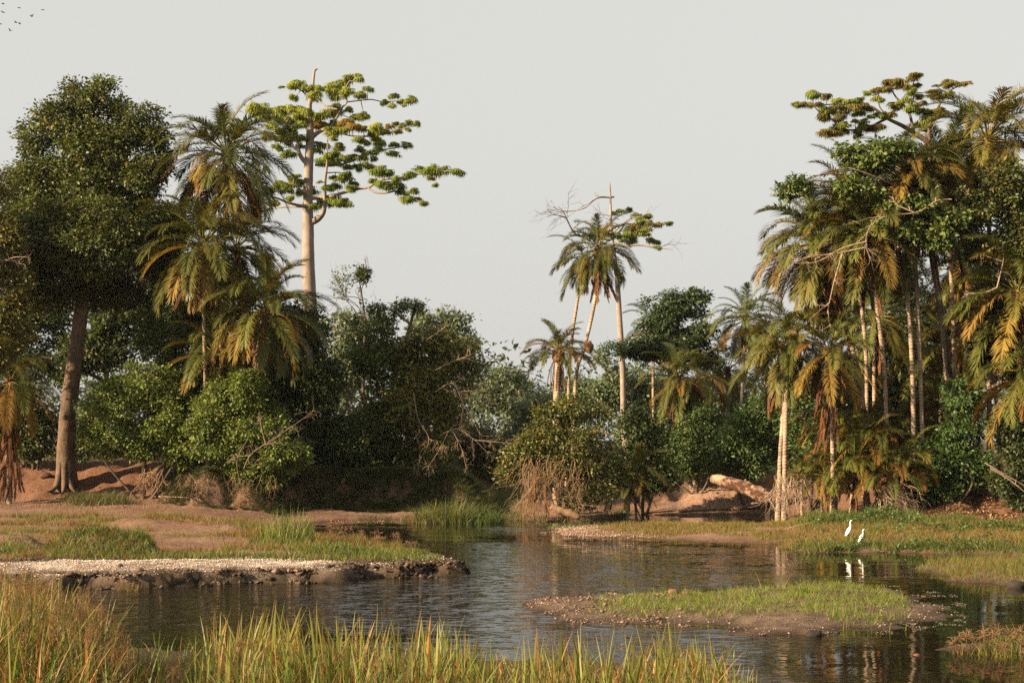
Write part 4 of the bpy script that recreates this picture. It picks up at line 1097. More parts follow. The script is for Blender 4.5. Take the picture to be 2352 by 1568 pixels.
# ------------------------------------------------------------------ dead wood
def dead_branch(label, d, paths, seed, depth=2, r=.035, mat='twig', name='dead_branch', kids=3, droop=.2, spread=.55):
    rng = rngs(9000 + seed)
    a = Acc()
    b0 = None
    for pth in paths:
        pts = [P(q[0], q[1], d + (q[2] if len(q) > 2 else 0)) for q in pth]
        if b0 is None: b0 = pts[0].copy()
        c_ = curve(pts, 5 * len(pts))
        a.tube(c_, np.linspace(r, r * .3, len(c_)), 5, cap=False)
        for k in range(3 * kids):
            i = int(rng.integers(2, len(c_)))
            tg = norm(c_[i] - c_[i - 1])
            twig_tree(rng, a, c_[i], norm(tg + rng.normal(size=3) * .6), (.25 + .35 * rng.random()) * np.linalg.norm(c_[-1] - c_[0]) * .5, r * .4, depth - 1, spread, droop, kids=kids)
    return obj(name, a.mesh(name, M[mat], True, b0), None, b0, label=label, cat='branch')
dead_branch('forked grey dead branch sticking out of the sunlit shrub on the left bank', 66.3, [[(560, 1075), (575, 1045), (610, 1020), (650, 1018)], [(575, 1046), (545, 1048), (530, 1055)], [(612, 1020), (640, 1000), (705, 955)], [(610, 1020), (600, 980), (598, 960)]], 1, r=.018, depth=3)
dead_branch('pale bare branches hanging from the olive tree towards the gap', 71, [[(1000, 900), (1040, 880), (1065, 930), (1100, 990)], [(1065, 930), (1055, 980), (1035, 1010)], [(1050, 900), (1100, 900), (1130, 930)], [(950, 900), (960, 960), (985, 1010), (960, 1060)]], 2, depth=3, r=.024, droop=.5, kids=3)
dead_branch('tangle of dry twigs dangling above the end of the shaded bank', 70.5, [[(1010, 1000), (1050, 985), (1090, 1010), (1120, 1040)], [(1030, 990), (1010, 1030), (985, 1070)], [(1040, 990), (1060, 1030), (1070, 1070)], [(1090, 1010), (1140, 1015), (1180, 1018)]], 3, depth=3, r=.02, droop=.6, kids=3)
dead_branch('bleached dry branches before the hazy tree left of centre', 76, [[(850, 905), (800, 905), (755, 925)], [(830, 905), (790, 890), (770, 880)], [(800, 910), (800, 950), (790, 980)]], 4, depth=3, r=.022, kids=3)
dead_branch('long pale bare branch reaching left across the right palm crowns', 58.9, [[(2185, 458), (2150, 462), (2105, 488), (2040, 495), (1998, 520), (1990, 560)], [(2150, 462), (2148, 435), (2155, 428)], [(1990, 568), (1920, 582), (1850, 592), (1815, 612)], [(1935, 582), (1915, 650), (1900, 720)], [(2100, 488), (2060, 470), (2050, 450)], [(1990, 555), (1935, 570), (1880, 600), (1830, 605)]], 5, depth=3, r=.038, kids=2)
dead_branch('crooked white dead twigs against the leafy tree at the right edge', 59.4, [[(2290, 660), (2300, 620), (2305, 590), (2300, 550)], [(2303, 600), (2270, 590), (2250, 585)], [(2290, 660), (2260, 672), (2215, 675)]], 6, r=.035, kids=2)
dead_branch('two bare grey poles slanting out of the dark bush at the right edge', 58.2, [[(2262, 1062), (2300, 1085), (2360, 1118)], [(2275, 1075), (2320, 1102), (2360, 1135)]], 7, depth=1, r=.04, kids=1)
dead_branch('short white dead twigs in the yellowish tree at the left edge', 66.5, [[(-20, 600), (20, 598), (45, 604)], [(10, 598), (40, 590), (70, 592)]], 8, depth=2, r=.03)
dead_branch('bare twigs in the crown of the olive tree', 71.2, [[(1000, 850), (1040, 830), (1080, 815)], [(980, 780), (1010, 760), (1030, 745)]], 9, depth=2, r=.03)
# dry hanging brush in front of the olive bush
def brush(label, d, area, nn, seed, mat='twig_brown', fall=(-.35, 0, -1), name='dead_brush', ln=(.8, 2.2), r=.010):
    rng = rngs(9500 + seed)
    a = Acc()
    b0 = P(area[0], area[3], d); b0[2] = gz(b0[0], b0[1])
    for k in range(nn):
        vx = area[0] + (area[2] - area[0]) * rng.random(); vy = area[1] + (area[3] - area[1]) * rng.random() ** 1.3 * .7
        p = P(vx, vy, d + rng.normal() * .3)
        twig_tree(rng, a, p, np.array(fall) + rng.normal(size=3) * .35, ln[0] + (ln[1] - ln[0]) * rng.random(), r * (.6 + .8 * rng.random()), 1, .5, .4, C=np.ones(3) * (.7 + .7 * rng.random()), kids=2)
    return obj(name, a.mesh(name, M[mat], True, b0), None, b0, label=label, cat='brush')
brush('brown dry brush hanging from the olive bush to the water', 66.2, (1195, 1045, 1350, 1190), 150, 1)
brush('grey root tangle hanging below the twin pale palm stems', 61.3, (1765, 1085, 1850, 1170), 110, 2, mat='twig', fall=(.15, 0, -1), ln=(.4, 1.2))
brush('pale dry stalks lying at the foot of the palm thicket', 59.8, (2010, 1110, 2090, 1165), 60, 3, mat='twig', fall=(.6, -.2, -.6), ln=(.5, 1.4))
# reddish dead palm leaves in the brush
rng = rngs(96)
bz = P(1205, 1170, 65.8); bz[2] = gz(bz[0], bz[1])
root = thing('dead_palm_litter', 'reddish dead palm fronds lying against the brown brush by the water', 'fronds', bz)
for k in range(9):
    o = obj('frond', FR[('frond_dead', int(rng.integers(4)))], root, P(1215 + 45 * rng.random(), 1075 + 50 * rng.random(), 65.9) - bz)
    o.rotation_euler = (rng.normal() * .2, rng.normal() * .2, math.pi + rng.normal() * .5); s = .5 + .2 * rng.random(); o.scale = (s, s, s)

# ---- logs
def land(vx, vy):
    """distance at which the sight line meets the ground"""
    d_ = np.linspace(20, 95, 1500)
    x = (vx - CX) / F * d_
    z = CH - (vy - HY) / F * d_
    hit = np.where(z <= np.maximum(ground(x, d_), 0) + .02)[0]
    return d_[hit[0]] if len(hit) else 70.0
def log(label, d, path, seed, sides=16, mat='log', name='fallen_log', wob=.18, cat='log', knots=0):
    rng = rngs(9700 + seed)
    if d is None:
        ds = [land(q[0], q[1]) for q in path]; d = float(np.median(ds))
        pts = [[(q[0] - CX) / F * e, e, max(gz((q[0] - CX) / F * e, e), 0) + q[2] * e / F * .7, q[2] * e / F] for q, e in zip(path, np.clip(ds, d - 1.5, d + 1.5))]
    else:
        pts = [[*P(q[0], q[1], d + (q[3] if len(q) > 3 else 0)), q[2] * d / F] for q in path]
    c_ = curve(pts, 10 * len(pts))
    a = Acc()
    pos, rad = c_[:, :3], c_[:, 3]
    n_ = len(pos)
    rad = rad * (1 + .10 * (fbm(np.arange(n_) * .25, np.zeros(n_) + seed, 3, 2) - .5) * 2)
    tan = norm(np.gradient(pos, axis=0))
    V = []
    for i in range(n_):
        u = norm(np.cross(tan[i], UP)); w_ = np.cross(u, tan[i])
        an = np.arange(sides) / sides * 6.2832
        rr = rad[i] * (1 + wob * (fbm(np.cos(an) * 1.6 + seed, np.sin(an) * 1.6 + i * .22, 8, 3) - .5) * 2)
        off = tan[i] * ((rng.random(sides) - .5) * rad[i] * .5)[:, None] if i in (0, n_ - 1) else 0
        V.append(pos[i] + np.outer(np.cos(an) * rr, u) + np.outer(np.sin(an) * rr, w_) + off)
    V = np.array(V); idx = np.arange(n_ * sides).reshape(n_, sides)
    Q = np.stack([idx[:-1], np.roll(idx, -1, 1)[:-1], np.roll(idx, -1, 1)[1:], idx[1:]], -1).reshape(-1, 4)
    VV = np.vstack([V.reshape(-1, 3), pos[0] + tan[0] * rad[0] * .25, pos[-1]])
    j = np.arange(sides)
    Tt = np.vstack([np.stack([idx[0][(j + 1) % sides], idx[0][j], np.full(sides, n_ * sides)], -1), np.stack([idx[-1][j], idx[-1][(j + 1) % sides], np.full(sides, n_ * sides + 1)], -1)])
    a.add(VV, Q, Tt)
    for k in range(knots):
        i = int(rng.integers(4, n_ - 2)); e = norm(rng.normal(size=3) + np.array([0, -1, .5]))
        a.tube([pos[i], pos[i] + e * rad[i] * 1.25], [rad[i] * .3, rad[i] * .16], 7)
    b0 = pos[0].copy()
    return obj(name, a.mesh(name, M[mat], True, b0), None, b0, label=label, cat=cat)
log('big weathered fallen trunk with a broken end on the sandy far bank', 65.2, [(1636, 1099, 9, 1.5), (1655, 1102, 12, 1.2), (1690, 1112, 14, .6), (1722, 1123, 15), (1748, 1135, 17, -.4), (1770, 1146, 15, -.6)], 1, knots=5, sides=26, wob=.34)
log('long thin dark log lying along the water below the fallen trunk', None, [(1560, 1176, 2.5), (1660, 1172, 4), (1740, 1166, 6), (1810, 1157, 6), (1850, 1153, 4)], 2, mat='bark_grey', sides=9)
log('short pale broken stem below the olive bush at the water', 64.8, [(1265, 1162, 6), (1290, 1172, 8), (1320, 1183, 9), (1335, 1190, 5)], 3, mat='twig_brown', sides=9, knots=1)
log('slab of loose bark on the sand before the fallen trunk', None, [(1722, 1158, 3), (1745, 1161, 5), (1768, 1156, 5)], 4, mat='log', sides=9)
log('thin dry stick on the reddish slope of the left bank', None, [(282, 1083, 1.0), (300, 1082, 1.4), (326, 1081, 1.0)], 5, mat='twig', sides=6, cat='stick', name='stick')
log('long curved dry stick at the foot of the left earth bank', None, [(322, 1136, 1.0), (370, 1140, 1.5), (420, 1144, 1.5), (455, 1152, 1.3), (473, 1160, .8)], 6, mat='twig', sides=6, cat='stick', name='stick')
log('long dry stick lying in the grass left of the egrets', None, [(1810, 1212, 1.0), (1840, 1206, 1.5), (1868, 1200, 1.5), (1900, 1198, 1.0)], 7, mat='twig', sides=6, cat='stick', name='stick')
log('grey stick leaning in the sedge at the far right', 48.5, [(2288, 1212, 1.6), (2302, 1232, 2.6), (2318, 1254, 2.6)], 8, mat='bark_grey', sides=6, cat='stick', name='stick')
# root clump on the left earth bank
brush('dry root knot spilling over the left earth bank', 66.6, (325, 1075, 375, 1120), 40, 5, mat='twig_brown', fall=(-.3, -.1, -.8), ln=(.4, 1.0), name='root_knot', r=.018)
brush('rootlets hanging out of the crumbling earth bank below the sunlit shrub', 66.4, (400, 1085, 640, 1150), 60, 6, mat='twig_brown', fall=(0, -.1, -1), ln=(.4, 1.0), name='root_fringe', r=.007)
print('wood', round(time.time() - T0, 1))

# ------------------------------------------------------------------ grasses and herbs
def blades(rng, x, y, z, h, w, lean, col, acc, seg=2, tipc=None, bend=.6, comb=0):
    """tapering blades, each a strip of seg pieces"""
    k = len(x)
    az_ = rng.random(k) * 6.2832
    if comb:     # neighbours lean alike
        az_ = np.where(rng.random(k) < comb, (vnoise(x * 1.3, y * .8, None, 7) - .5) * 9 + rng.normal(size=k) * .5, az_)
    D = np.stack([np.cos(az_), np.sin(az_), np.zeros(k)], -1)
    fa = rng.random(k) * 3.1416
    S = np.stack([np.cos(fa), np.sin(fa) * .6, np.zeros(k)], -1) * (w / 2)[:, None]
    B = np.stack([x, y, z], -1)
    rows = []
    for i in range(seg + 1):
        t = i / seg
        cen = B + D * (lean * h)[:, None] * (t * (1 - bend) + bend * t * t) + UP * (h * t * (1 - .35 * lean * t))[:, None]
        if i < seg:
            ww = (1 - t) ** .6
            rows += [cen - S * ww, cen + S * ww]
        else:
            rows.append(cen)
    nv = len(rows)
    V = np.stack(rows, 1).reshape(-1, 3)
    o = np.arange(k)[:, None] * nv
    Q = [o + np.array([2 * i, 2 * i + 1, 2 * i + 3, 2 * i + 2]) for i in range(seg - 1)]
    T = o + np.array([2 * seg - 2, 2 * seg - 1, 2 * seg])
    C = np.repeat(col[:, None, :], nv, 1)
    if tipc is not None:
        tt = np.array([min(1, (i // 2) / seg) for i in range(nv)])[None, :, None] ** 1.5
        C = C + (tipc[:, None, :] - C) * tt
    acc.add(V, np.vstack(Q) if Q else None, T, C.reshape(-1, 3))

def mixcol(rng, k, cols, probs, var=.3):
    c_ = np.array(cols)[rng.choice(len(cols), k, p=np.array(probs) / np.sum(probs))]
    return c_ * (1 + var * (rng.random((k, 1)) * 2 - 1))

def scatter(seed, box, nn, prob):
    """random places in a picture-space box on the ground (vx0, vx1, d0, d1) kept with probability prob(x, y, H, Z)"""
    rng = rngs(seed)
    d_ = np.sqrt(box[2] ** 2 + (box[3] ** 2 - box[2] ** 2) * rng.random(nn))
    x = (box[0] + (box[1] - box[0]) * rng.random(nn) - CX) / F * d_
    H_, Z_ = ground(x, d_, True)
    k = rng.random(nn) < np.clip(prob(x, d_, H_, Z_), 0, 1)
    return rng, x[k], d_[k], H_[k], {q: v[k] for q, v in Z_.items()}

GR = (.092, .138, .022); YG = (.175, .175, .030); DRY = (.23, .135, .042); RED = (.20, .095, .035); DG = (.040, .064, .015); BR = (.155, .092, .036)
# left terrace turf
def pt(x, y, h, z):
    f = fbm(x * .33, y * .55, 81, 4)
    vx = z['vx']
    wob = (fbm(x * .5, y * .5, 83, 3) - .5) * 5
    band = ss(.36, .56, f + .08)
    bare1 = ss(59.5, 62, y + wob * .6)
    bare2 = ss(45, 46, y + wob * .5) * ss(50.5, 49.3, y + wob * .5) * ss(300, 360, vx) * ss(720, 660, vx)
    bare3 = ss(46.5, 47.3, y + wob * .4) * ss(50, 49, y + wob * .4) * ss(340, 280, vx) * .85
    return band * (z['T'] > .25) * (z['G'] < .1) * (z['P'] < .5) * (1 - np.maximum.reduce([bare1 * .97, bare2 * .96, bare3]))
rng, x, y, h, z = scatter(11, (-150, 1010, 39.5, 67, 0), 230000, pt)
a = Acc()
tall = fbm(x * .9, y * .9, 15, 3)
hh = (.05 + .24 * ss(.42, .68, tall)) * (.5 + rng.random(len(x)))
f2 = fbm(x * .5, y * .5, 19, 3)
cg = mixcol(rng, len(x), [GR, YG, DRY, BR, DG], [.24, .22, .20, .22, .12])
cg = np.where((f2 > .52)[:, None], cg * np.array([1.1, .85, .9]), cg)
blades(rng, x, y, h - .02, hh, .012 + .016 * rng.random(len(x)), .2 + .6 * rng.random(len(x)), cg, a, 1)
obj('terrace_grass', a.mesh('terrace_grass', M['grass']), kind='stuff', label='short patchy green and tan turf on the left river terrace', cat='grass')
print('turf', len(x))
# hummock ridge behind the gravel
def ph(x, y, h, z):
    vx = z['vx']
    return (1.4 * (np.exp(-((y - 43.0) / .95) ** 2)) * ss(80, 130, vx) * ss(370, 330, vx) + np.exp(-((y - 41.6) / .5) ** 2) * ss(330, 360, vx) * .35 + .8 * np.exp(-((y - 48.2) / 1.2) ** 2) * ss(560, 620, vx) * ss(720, 690, vx) + np.exp(-((y - 43.8) / 1.2) ** 2) * ss(640, 760, vx) * ss(1000, 940, vx) + .7 * np.exp(-((y - 44.5) / .8) ** 2) * ss(90, 40, vx)) * (z['T'] > .05)
rng, x, y, h, z = scatter(12, (-150, 1010, 39.5, 52), 110000, ph)
a = Acc()
hh = (.16 + .22 * rng.random(len(x))) * (.7 + .6 * fbm(x * 1.5, y * 1.5, 4, 2))
blades(rng, x, y, h - .02, hh, .016 + .016 * rng.random(len(x)), .3 + .6 * rng.random(len(x)), mixcol(rng, len(x), [GR, YG, DG, BR], [.45, .25, .22, .08]), a, 2)
obj('hummock_grass', a.mesh('hummock_grass', M['grass']), kind='stuff', label='lush green grass hummocks along the back of the pale gravel bar', cat='grass')
# brown slope: sparse tufts and the green mound
rng, x, y, h, z = scatter(13, (60, 420, 65.5, 71), 26000, lambda x, y, h, z: np.exp(-((z['vx'] - 225) / 62) ** 4) * np.exp(-((y - 67.6) / .9) ** 2))
a = Acc()
blades(rng, x, y, h - .02, .35 + .45 * rng.random(len(x)), .02 + .02 * rng.random(len(x)), .3 + .5 * rng.random(len(x)), mixcol(rng, len(x), [(.07, .085, .025), (.11, .11, .035), BR], [.5, .3, .2]), a, 2)
obj('grass_mound', a.mesh('grass_mound', M['grass']), kind='stuff', label='low green grass mound on the reddish slope below the leaning trunk', cat='grass')
# shaded bank grass, far centre and right bank cover
def pf(x, y, h, z):
    vx = z['vx']
    edge = (z['P'] > -.2) * (z['P'] < 12) * ss(480, 620, vx) * ss(1160, 1130, vx) * .55
    gap = ss(1090, 1130, vx) * ss(1240, 1190, vx) * (y > 66) * .9
    land = ss(1400, 1440, vx) * ss(1640, 1590, vx) * (z['T'] > .1) * ss(72, 69, y) * (y > 62.5)
    crest = (z['P'] > 5) * (z['P'] < 9) * ss(300, 380, vx) * .2
    shore = ss(800, 830, vx) * ss(1460, 1420, vx) * (z['T'] > .0) * ss(1.2, .5, z['T']) * .8
    sandg = ss(1580, 1640, vx) * ss(1760, 1740, vx) * (z['T'] > .5) * .10
    return edge + gap + land + crest + shore + sandg
rng, x, y, h, z = scatter(14, (300, 1780, 60, 90), 120000, pf)
a = Acc()
inshade = (z['vx'] < 1150) & (z['P'] > -.2)
hh = np.where(inshade, .12 + .25 * rng.random(len(x)), .12 + .22 * rng.random(len(x)))
blades(rng, x, y, h - .02, hh, .02 + .025 * rng.random(len(x)), .3 + .6 * rng.random(len(x)), mixcol(rng, len(x), [(.075, .10, .028), YG, DG], [.5, .2, .3]), a, 1)
obj('bank_grass', a.mesh('bank_grass', M['grass']), kind='stuff', label='grass fringe along the far bank and the green landing beyond the pool', cat='grass')
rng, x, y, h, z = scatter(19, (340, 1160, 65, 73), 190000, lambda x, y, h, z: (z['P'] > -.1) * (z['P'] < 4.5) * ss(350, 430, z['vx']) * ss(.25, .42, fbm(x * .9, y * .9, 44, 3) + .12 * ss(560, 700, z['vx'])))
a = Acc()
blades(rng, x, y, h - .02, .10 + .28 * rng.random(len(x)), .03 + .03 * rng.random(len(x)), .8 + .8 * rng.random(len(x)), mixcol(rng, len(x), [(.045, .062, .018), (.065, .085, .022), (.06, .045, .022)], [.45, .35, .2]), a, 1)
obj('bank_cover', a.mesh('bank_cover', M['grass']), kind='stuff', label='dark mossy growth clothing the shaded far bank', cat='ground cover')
# right spit and bank
def pr(x, y, h, z):
    vx = z['vx']
    f = fbm(x * .4, y * .6, 181, 4)
    spit = ss(1330, 1520, vx) * (z['T'] > .3 - .27 * ss(1770, 1800, vx)) * (z['P'] < 1.5 - 2.6 * ss(2030, 2090, vx)) * ss(.33, .5, f + .12 * ss(1500, 1900, vx))
    bareedge = 1 - .7 * ss(1800, 1760, vx) * ss(1.3, .7, z['T'])
    return spit * bareedge * (y < 66)
rng, x, y, h, z = scatter(15, (1240, 2480, 46, 66), 190000, pr)
a = Acc()
vx = z['vx']
lush = ss(1800, 1880, vx) * ss(54.5, 57, y) + ss(1780, 1830, vx) * ss(50.2, 49, y)
hh = (.05 + .13 * rng.random(len(x))) * (1 + .9 * lush) * (.45 + 2.2 * fbm(x * 2.2, y * 2.2, 91, 3) ** 2 * 1.4)
cg = mixcol(rng, len(x), [GR, YG, DRY, BR], [.20, .22, .33, .25])
cl = mixcol(rng, len(x), [GR, (.075, .11, .03), YG, DG], [.35, .3, .15, .2])
cg = np.where((rng.random(len(x)) < lush * .85)[:, None], cl, cg)
blades(rng, x, y, h - .02, hh, .014 + .018 * rng.random(len(x)), .25 + .6 * rng.random(len(x)), cg, a, 1)
obj('spit_grass', a.mesh('spit_grass', M['grass']), kind='stuff', label='tan and green grass covering the low spit and right bank around the egrets', cat='grass')
print('spit', len(x))
# herb leaves on the right bank
rng, x, y, h, z = scatter(16, (1830, 2460, 48, 60), 60000, lambda x, y, h, z: (ss(1830, 1880, z['vx']) * ss(2100, 2040, z['vx']) * ss(54.8, 57, y) * ss(60, 58, y) * (z['T'] > .5) + ss(2000, 2100, z['vx']) * np.exp(-((y - 53.8) / 1.0) ** 2) * .5 + ss(1790, 1830, z['vx']) * (z['T'] > 0) * ss(1.3, .3, z['T']) * (y < 54) * .9) * ss(.38, .5, fbm(x * .8, y * .8, 33, 3)))
a = Acc()
k = len(x)
Cn = np.stack([x, y, h + .04 + .38 * rng.random(k) * ss(.4, .65, fbm(x * 1.3, y * 1.3, 34, 2)) * 1.3], -1)
leaf_quads(rng, Cn, norm(rng.normal(size=(k, 3)) + UP * .2), norm(UP * 1.2 + rng.normal(size=(k, 3)) * .5), .09 + .07 * rng.random(k), .05 + .03 * rng.random(k), mixcol(rng, k, [(.07, .115, .03), (.10, .13, .03), DG], [.5, .3, .2]), a)
obj('herb_cover', a.mesh('herb_cover', M['leaf']), kind='stuff', label='leafy green herbs at the foot of the palm thicket and along the right shore', cat='herbs')
# leaf litter on the reddish right bank
rng, x, y, h, z = scatter(17, (1960, 2480, 55, 66), 50000, lambda x, y, h, z: (z['P'] > -1.5) * (z['P'] < 6) * ss(1980, 2080, z['vx']) * ss(.32, .5, fbm(x, y, 36, 3)))
a = Acc(); k = len(x)
leaf_quads(rng, np.stack([x, y, h + .01 + .03 * rng.random(k)], -1), norm(rng.normal(size=(k, 3)) * np.array([1, 1, .35])), norm(UP + rng.normal(size=(k, 3)) * .35), .10 + .08 * rng.random(k), .05 + .04 * rng.random(k), mixcol(rng, k, [(.22, .10, .05), (.30, .17, .10), (.14, .075, .04), (.38, .25, .17)], [.4, .25, .25, .10]), a)
obj('leaf_litter', a.mesh('leaf_litter', M['leaf']), kind='stuff', label='reddish fallen leaves strewn over the right bank', cat='leaf litter')
# islands
def pi_(x, y, h, z):
    vx = z['vx']
    vy = HY + F * CH / y
    back = ss(1.0, .0, np.abs(vy - 1395 + (vx - 1600) * .01) / 30)
    g_ = ss(1330, 1420, vx) * ss(2110, 2060, vx) * ss(.25, .7, z['I']) * ss(1352 + (1690 - vx).clip(0, 400) * .05, 1372 + (1690 - vx).clip(0, 400) * .06, vy) * ss(1443, 1425, vy + 10 * (vx < 1900))
    g_ = g_ * ss(.28, .42, fbm(x * 1.2, y * 1.2, 55, 3) + .08)
    top = ss(1630, 1660, vx) * ss(2060, 2000, vx) * (z['I'] > .3) * ss(1420, 1390, vy)
    return np.maximum(g_, top * .9) + (z['A'] > .12) * ss(.3, .45, fbm(x, y, 57, 3) + .1) + (z['B'] > .15) * ss(2230, 2270, vx) * .9
rng, x, y, h, z = scatter(18, (1150, 2480, 24, 46), 150000, pi_)
a = Acc()
isl = z['I'] > 0
hh = np.where(isl, .05 + .12 * rng.random(len(x)), .08 + .22 * rng.random(len(x))) * (.4 + 2.6 * fbm(x * 2.6, y * 2.6, 92, 3) ** 2)
hh = hh * np.where(rng.random(len(x)) < .04, 1.8, 1.0)
cg = mixcol(rng, len(x), [(.14, .20, .034), YG, DG, DRY, BR], [.55, .25, .08, .06, .06])
co = mixcol(rng, len(x), [(.09, .12, .03), YG, DRY, BR], [.4, .25, .2, .15])
blades(rng, x, y, h - .015, hh, .010 + .010 * rng.random(len(x)), .25 + .6 * rng.random(len(x)), np.where(isl[:, None], cg, co), a, 1)
obj('islet_grass', a.mesh('islet_grass', M['grass']), kind='stuff', label='bright green grass on the low mud islets in the river', cat='grass')
print('islet', len(x))

rng, x, y, h, z = scatter(26, (-150, 1080, 36, 42), 60000, lambda x, y, h, z: (z['G'] > .02) * ss(1.3, .2, z['G'] + ss(900, 1050, z['vx']) * -.6) * (y < 41.2) * ss(.40, .55, fbm(x * 1.6, y * 1.6, 99, 3)) * 1.3)
a = Acc()
blades(rng, x, y, h - .02, .04 + .15 * rng.random(len(x)), .012 + .014 * rng.random(len(x)), .5 + .9 * rng.random(len(x)), mixcol(rng, len(x), [(.11, .065, .035), (.06, .04, .024), (.16, .10, .055), (.07, .075, .022)], [.4, .3, .15, .15]), a, 2)
obj('bar_thatch', a.mesh('bar_thatch', M['grass']), kind='stuff', label='brown matted dead stalks on the crumbling front of the gravel bar', cat='dead grass')
# reed tufts as things
def reed_tuft(label, vx, vy, zb, hgt, nn, wid, seed, cols, probs, bw=.02, lean=.35, name='reed_tuft', plumes=0):
    rng = rngs(12000 + seed)
    x0, y0 = pv(vx, vy, zb)
    z0 = gz(x0, y0)
    a = Acc()
    r_ = wid / 2 * np.sqrt(rng.random(nn)); an = rng.random(nn) * 6.283
    x = x0 + r_ * np.cos(an); y = y0 + r_ * np.sin(an) * .6
    z_ = ground(x, y)
    hh = hgt * (.5 + .6 * rng.random(nn)) * (1 - .35 * (r_ / (wid / 2)) ** 2)
    blades(rng, x, y, np.maximum(z_, -.05) - .03, hh, bw * (.7 + .6 * rng.random(nn)), lean * (.3 + rng.random(nn)), mixcol(rng, nn, cols, probs), a, 4)
    for k in range(plumes):
        i = int(rng.integers(nn)); p = np.array([x[i], y[i], z_[i] + hh[i] * 1.05])
        a.tube([[x[i], y[i], z_[i]], p], [.005, .004], 3, C=np.array(BR), cap=False)
        for q in range(14):
            e = norm(rng.normal(size=3) + UP * .4) * (.08 + .07 * rng.random())
            a.tube([p, p + e, p + e * 1.5 - UP * .03], [.004, .006, .002], 3, C=np.array((.22, .13, .06)), cap=False)
    b0 = np.array([x0, y0, z0])
    if nn <= 26:
        root = thing(name, label, 'reeds', b0)
        for i in range(nn):
            a = Acc()
            blades(rng, x[i:i + 1], y[i:i + 1], np.maximum(z_[i:i + 1], -.05) - .03, hh[i:i + 1], np.array([bw]), np.array([lean * (.3 + rng.random())]), mixcol(rng, 1, cols, probs), a, 4)
            obj('blade', a.mesh('blade', M['grass'], False, b0), root)
        return root
    return obj(name, a.mesh(name, M['grass'], False, b0), None, b0, label=label, cat='reeds')
reed_tuft('tall pale green reed tuft at the edge of the left backwater', 665, 1246, .3, 1.45, 420, 2.0, 1, [YG, (.17, .19, .06), GR, DG], [.4, .25, .25, .1], .022, .4)
reed_tuft('bushy grass tuft at the water below the shaded bank', 1035, 1192, .15, 1.6, 800, 3.2, 2, [(.12, .13, .035), YG, DG], [.5, .2, .3], .03, .7)
reed_tuft('darker leafy clump right of the bushy tuft below the shaded bank', 1105, 1193, .15, 1.1, 500, 2.2, 3, [(.06, .09, .025), GR, DG], [.4, .3, .3], .035, .9)
reed_tuft('rounded grass clump left of the bushy tuft below the shaded bank', 985, 1193, .15, 1.05, 400, 1.8, 4, [(.10, .10, .03), BR, DG], [.5, .3, .2], .03, .8)
reed_tuft('brown feathery sedge tuft on the lower right islet', 2265, 1488, .1, .42, 160, 1.3, 5, [YG, BR, DRY], [.4, .3, .3], .012, .5, 'sedge_tuft', 14)
reed_tuft('green and brown sedge tuft at the right edge on the lower right islet', 2340, 1492, .1, .5, 200, 1.4, 6, [YG, GR, BR], [.4, .4, .2], .014, .5, 'sedge_tuft', 12)
reed_tuft('thin upright stalks at the near edge of the grassy islet', 2020, 1440, .03, .42, 26, 1.8, 7, [YG, (.2, .19, .06)], [.6, .4], .014, .25)
reed_tuft('few green blades standing on the grassy islet', 1960, 1420, .15, .5, 24, 1.4, 8, [GR, DG], [.6, .4], .014, .2)
reed_tuft('brown sedge fringe on the tip of the left grass bank', 880, 1250, .2, .5, 150, 2.6, 9, [BR, DRY, YG], [.4, .3, .3], .014, .5, 'sedge_tuft', 20)
reed_tuft('sparse sedge heads left of the backwater tip', 780, 1243, .2, .5, 90, 2.2, 10, [BR, DRY, YG], [.4, .3, .3], .014, .5, 'sedge_tuft', 16)
reed_tuft('small grass tuft growing from the gravel bar front', 296, 1342, .15, .48, 160, .62, 11, [BR, (.14, .12, .045), DRY], [.5, .3, .2], .014, .5, 'grass_tuft')
reed_tuft('brown tall sedge clump at the far right bank', 2320, 1240, .35, .8, 260, 1.6, 12, [DRY, YG, BR], [.4, .3, .3], .018, .5, 'sedge_tuft')
reed_tuft('green bush of blades behind the second egret', 2010, 1228, .35, .55, 220, .8, 13, [GR, YG, DG], [.4, .3, .3], .016, .6, 'grass_tuft')
reed_tuft('tuft of sprouting leaves in the water left of the right shore islet', 2110, 1310, 0, .26, 26, .35, 14, [GR, YG], [.5, .5], .018, .5, 'grass_tuft')

